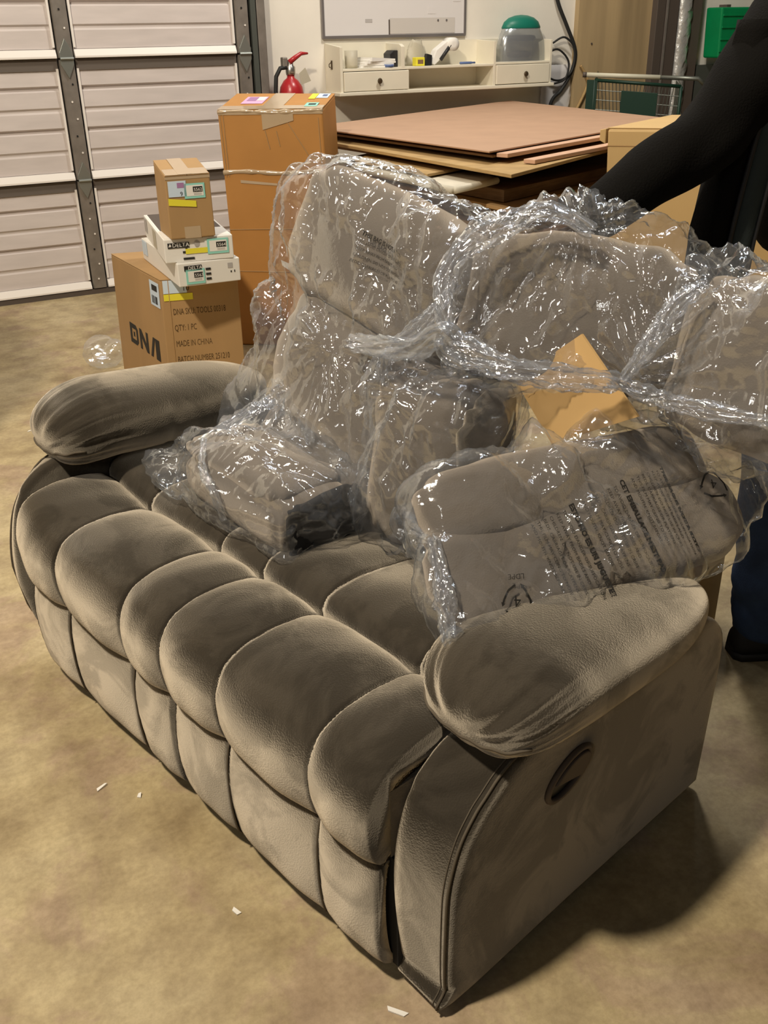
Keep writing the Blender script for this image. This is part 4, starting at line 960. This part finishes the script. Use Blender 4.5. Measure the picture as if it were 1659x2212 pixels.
# ================================================================== SMALL THINGS ON THE FLOOR
wad = thing('plastic_wad', 'crumpled wad of clear plastic on the floor left of the printed carton', 'plastic', (.915, 4.47, 0))
bm = bmesh.new(); bmesh.ops.create_icosphere(bm, subdivisions=5, radius=.095); me = bpy.data.meshes.new('wad'); bm.to_mesh(me); bm.free()
P = verts(me) * np.array([1, .9, .72]); h = crumple(P, 5, 11, 5) * .5 + crumple(P, 6, 30, 4) * .5
P = P + normals(me) * np.clip(h, -.04, .04)[:, None] + np.array([0, 0, .07]); P[:, 2] = np.maximum(P[:, 2], .001); set_verts(me, P)
link('crumpled_film', me, 'film', wad)
for i, (x, y, rz, L, lb) in enumerate(((.189, 1.63, .4, .013, 'white paper scrap on the floor in front of the left skirt'), (.252, 1.567, 1.1, .006, 'smallest white speck of paper on the floor in front of the loveseat'), (.323, 1.195, 2.0, .009, 'thin white splinter on the floor in the middle of the bare concrete'), (.478, .885, 2.3, .018, 'white wood splinter on the floor at the near corner of the loveseat'), (.45, 3.80, .2, .03, 'white paper scrap on the floor behind the left arm pad'))):
    p = MB().hexa([(-L, -.003, 0), (L, -.002, 0), (L * .8, .004, 0), (-L * .7, .005, 0), (-L, -.003, .002), (L, -.002, .005), (L * .8, .004, .003), (-L * .7, .005, .002)]).build('paper_scrap', 'paper')
    p.location = (x, y, .0005); p.rotation_euler = (0, 0, rz); tag(p, lb, 'scrap', 'scraps on the floor')
bc, F = carton('floor_carton', 'pale brown carton on the floor between the loveseat and the blue jeans', *boxpts(1.60, 1.56, .3, .20, .30, 0, .26), 'kraft_pale')

# ================================================================== PERSON
person = thing('person', 'person in black jacket and blue jeans bending over the loveseat, head out of frame', 'person', (1.85, 1.33, 0))
PO = V((1.85, 1.33, 0))
def skin_fig(name, nodes, edges, m, root_i=0, sub=2, parent=person, disp=None):
    me = bpy.data.meshes.new(name); me.from_pydata([V(n[0]) - PO for n in nodes], edges, [])
    o = bpy.data.objects.new('t', me); col.objects.link(o)
    md = o.modifiers.new('skin', 'SKIN'); md.use_smooth_shade = True
    for i, n in enumerate(nodes):
        r = n[1] if isinstance(n[1], tuple) else (n[1], n[1]); me.skin_vertices[0].data[i].radius = r
        me.skin_vertices[0].data[i].use_root = (i == root_i)
    sb = o.modifiers.new('sub', 'SUBSURF'); sb.levels = sub
    out = bpy.data.meshes.new_from_object(o.evaluated_get(bpy.context.evaluated_depsgraph_get())); bpy.data.objects.remove(o)
    if disp:
        P, Nn = verts(out), normals(out); set_verts(out, P + Nn * disp(P)[:, None])
    return link(name, out, m, parent, True)
ch = [(1.875, 1.40, .86), (1.93, 1.44, 1.02), (1.93, 1.48, 1.22), (1.905, 1.50, 1.40)]
neck, headc = (1.87, 1.47, 1.53), (1.84, 1.44, 1.66)
sR, eR, wR = (1.745, 1.475, 1.445), (1.490, 1.450, 1.19), (1.236, 1.467, 1.088)
sL, eL, wL = (2.12, 1.50, 1.40), (2.19, 1.36, 1.14), (2.02, 1.17, 1.02)
hipR, kneeR, ankR = (1.795, 1.36, .80), (1.725, 1.33, .43), (1.742, 1.305, .085)
hipL, kneeL, ankL = (1.99, 1.42, .80), (2.04, 1.50, .43), (2.06, 1.56, .085)
# body: one continuous figure
nodes = [(ch[0], (.14, .11)), (ch[1], (.13, .10)), (ch[2], (.15, .105)), (ch[3], (.13, .09)), (neck, .055), (headc, (.08, .095)), ((1.83, 1.425, 1.74), (.075, .09)),
         (sR, .062), (eR, .042), (wR, .028), (sL, .062), (eL, .042), (wL, .028),
         (hipR, .085), (kneeR, .058), (ankR, .04), (hipL, .085), (kneeL, .058), (ankL, .04)]
edges = [(0, 1), (1, 2), (2, 3), (3, 4), (4, 5), (5, 6), (3, 7), (7, 8), (8, 9), (3, 10), (10, 11), (11, 12), (0, 13), (13, 14), (14, 15), (0, 16), (16, 17), (17, 18)]
skin_fig('body', nodes, edges, 'skin')
def hand(w, d, up, side):
    """palm, four unequal curled fingers, thumb leaving the side of the palm"""
    w, d, up = V(w), V(d).normalized(), V(up); up = (up - d * up.dot(d)).normalized(); s = d.cross(up) * side
    nodes = [(w - d * .02, (.026, .018)), (w + d * .035, (.036, .016)), (w + d * .075, (.038, .014))]; edges = [(0, 1), (1, 2)]
    for k, L in enumerate((.070, .080, .074, .056)):
        b = w + d * .080 + s * (.030 - .020 * k); i = len(nodes)
        nodes += [(b, .009), (b + d * L * .42 - up * .008, .0085), (b + d * L * .68 - up * .034, .008), (b + d * L * .62 - up * .058, .007)]
        edges += [(2, i), (i, i + 1), (i + 1, i + 2), (i + 2, i + 3)]
    i = len(nodes); nodes += [(w + d * .03 + s * .036, .011), (w + d * .06 + s * .052 - up * .012, .010), (w + d * .088 + s * .048 - up * .026, .008)]; edges += [(1, i), (i, i + 1), (i + 1, i + 2)]
    return skin_fig('hand', nodes, edges, 'skin', 0, 2)
hand(V(wR) + V((-.02, .01, -.07)), (-.25, .1, -.95), (-.9, 0, .3), 1)
hand(V(wL) + V((-.01, -.02, -.01)), (-.6, -.6, -.4), (-.3, -.3, .9), -1)
# jacket: torso and sleeves with folds
folds = lambda seed, am: (lambda P: am * (np.sin(P[:, 2] * 46 + 5 * np.sin(P[:, 0] * 11 + seed) + 3 * np.sin(P[:, 1] * 17)) * (.5 + .5 * np.sin(P[:, 0] * 14 + P[:, 2] * 9 + seed))) + crumple(P, int(seed) + 3, 9, 4) * am * 14)
jn = [((1.885, 1.41, .92), (.20, .15)), (ch[1], (.20, .15)), (ch[2], (.20, .145)), ((1.90, 1.50, 1.41), (.14, .12)), ((1.87, 1.475, 1.50), (.08, .075)),
      (sR, .092), ((1.628, 1.458, 1.33), .088), (eR, .074), ((1.42, 1.455, 1.165), .064), ((1.348, 1.458, 1.133), .054), ((1.215, 1.472, 1.05), .046),
      (sL, .095), (eL, .075), (wL, .05)]
skin_fig('jacket', jn, [(0, 1), (1, 2), (2, 3), (3, 4), (3, 5), (5, 6), (6, 7), (7, 8), (8, 9), (9, 10), (3, 11), (11, 12), (12, 13)], 'hoodie', 0, 3, disp=folds(2., .005))
# open front: hanging flap with grey-green facing and zip
fl_ = []
zs = [(1.606, 1.411, 1.407), (1.598, 1.416, 1.27), (1.582, 1.424, 1.135), (1.570, 1.431, 1.005), (1.566, 1.433, .91), (1.562, 1.436, .84)]
rt = V((.883, -.469, 0)); fwv = V((.469, .883, 0)); C = catmull(np.array(zs), 26)
fc = [V(p) - PO for p in C]
sway = [.006 * math.sin(i * .55) for i in range(26)]
MB().rings([[tuple(p - rt * .002 - fwv * .006), tuple(p + rt * .028 - fwv * (.014 + w_)), tuple(p + rt * .058 - fwv * .006), tuple(p + rt * .060 + fwv * .006), tuple(p + fwv * .008)] for p, w_ in zip(fc, sway)]).build('jacket_facing', 'zip', person, True)
MB().tube([p - fwv * .012 + rt * .002 for p in fc], .0055, 6).build('zip_tape', 'black', person, True)
MB().tube([p - fwv * .012 + rt * .052 for p in fc], .004, 6).build('facing_seam', 'black', person, True)
MB().rings([[tuple(p - rt * (.062 + w_ * 1.5) + fwv * .035), tuple(p - rt * .045 - fwv * (.004 + w_)), tuple(p - rt * .02 - fwv * .012), tuple(p - fwv * .008), tuple(p + fwv * .02), tuple(p + rt * .02 + fwv * .09), tuple(p - rt * .05 + fwv * .09)] for p, w_ in zip(fc, sway)]).build('jacket_front', 'hoodie', person, True)
skin_fig('shirt', [((1.80, 1.375, .94), (.13, .10)), ((1.82, 1.385, 1.1), (.13, .10)), ((1.83, 1.41, 1.28), (.12, .09))], [(0, 1), (1, 2)], 'shirt', disp=folds(5., .003))
# jeans
jf = lambda P: .004 * np.sin(P[:, 2] * 60 + 4 * np.sin(P[:, 0] * 20)) * np.exp(-((P[:, 2] - .16) / .14) ** 2) + .0025 * np.sin(P[:, 2] * 35 + P[:, 0] * 30)
skin_fig('jeans', [((1.885, 1.40, .90), (.17, .13)), ((1.89, 1.39, .80), (.16, .13)), (hipR, .105), ((1.75, 1.345, .60), .10), (kneeR, .082), ((1.725, 1.32, .26), .074), ((1.742, 1.31, .09), (.076, .076)), ((1.743, 1.308, .045), (.080, .078)),
        (hipL, .105), (kneeL, .085), (ankL, .075)], [(0, 1), (1, 2), (2, 3), (3, 4), (4, 5), (5, 6), (6, 7), (1, 8), (8, 9), (9, 10)], 'jeans', 0, 3, disp=jf)
# shoes
def shoe(a, d):
    a, d = V((a[0], a[1], 0)), V((*d, 0)).normalized(); s = V((-d.y, d.x, 0)); R_ = []; S_ = []
    for t, w, h in ((-.075, .022, .06), (-.06, .036, .07), (0, .04, .075), (.06, .042, .065), (.12, .048, .055), (.17, .042, .045), (.20, .022, .03)):
        c = a + d * t - PO
        R_.append([tuple(c + s * w * math.cos(q) + V((0, 0, .018 + max(0, h * math.sin(q))))) for q in np.linspace(0, math.pi, 12)] + [tuple(c - s * w * .9 + V((0, 0, .018))), tuple(c + s * w * .9 + V((0, 0, .018)))])
        S_.append([tuple(c + s * w * 1.06 + V((0, 0, 0))), tuple(c + s * w * 1.06 + V((0, 0, .02))), tuple(c - s * w * 1.06 + V((0, 0, .02))), tuple(c - s * w * 1.06)])
    sh = MB().rings(R_).build('shoe', 'shoe', person, True); MB().rings(S_).build('sole', 'rubber', sh, True)
shoe(ankR, (.75, -.30)); shoe(ankL, (-.7, -.6))
# head details (out of frame)
hc = V((1.83, 1.425, 1.70)) - PO; fd = V((-.75, -.60, -.28)).normalized(); sd = fd.cross(V((0, 0, 1))).normalized(); ud = sd.cross(fd)
def ico(name, c, r, m, sc=(1, 1, 1), sub=3):
    bm = bmesh.new(); bmesh.ops.create_icosphere(bm, subdivisions=sub, radius=r); me = bpy.data.meshes.new(name); bm.to_mesh(me); bm.free()
    P = verts(me) * np.array(sc); set_verts(me, P + np.array(c)); return link(name, me, m, person, True)
ico('hair', hc + V((.02, .015, .045)), .108, 'hair', (1, 1, .95))
for k in (-1, 1):
    ico('eye', hc + fd * .085 + sd * .032 * k - ud * .005, .012, 'paper', sub=2); ico('ear', hc + sd * .088 * k - ud * .01, .026, 'skin', (.5, .8, 1.2), 2)
ico('nose', hc + fd * .10 - ud * .03, .018, 'skin', (.8, .8, 1.2), 2); ico('mouth', hc + fd * .088 - ud * .065, .02, 'red', (1, 1, .3), 2)
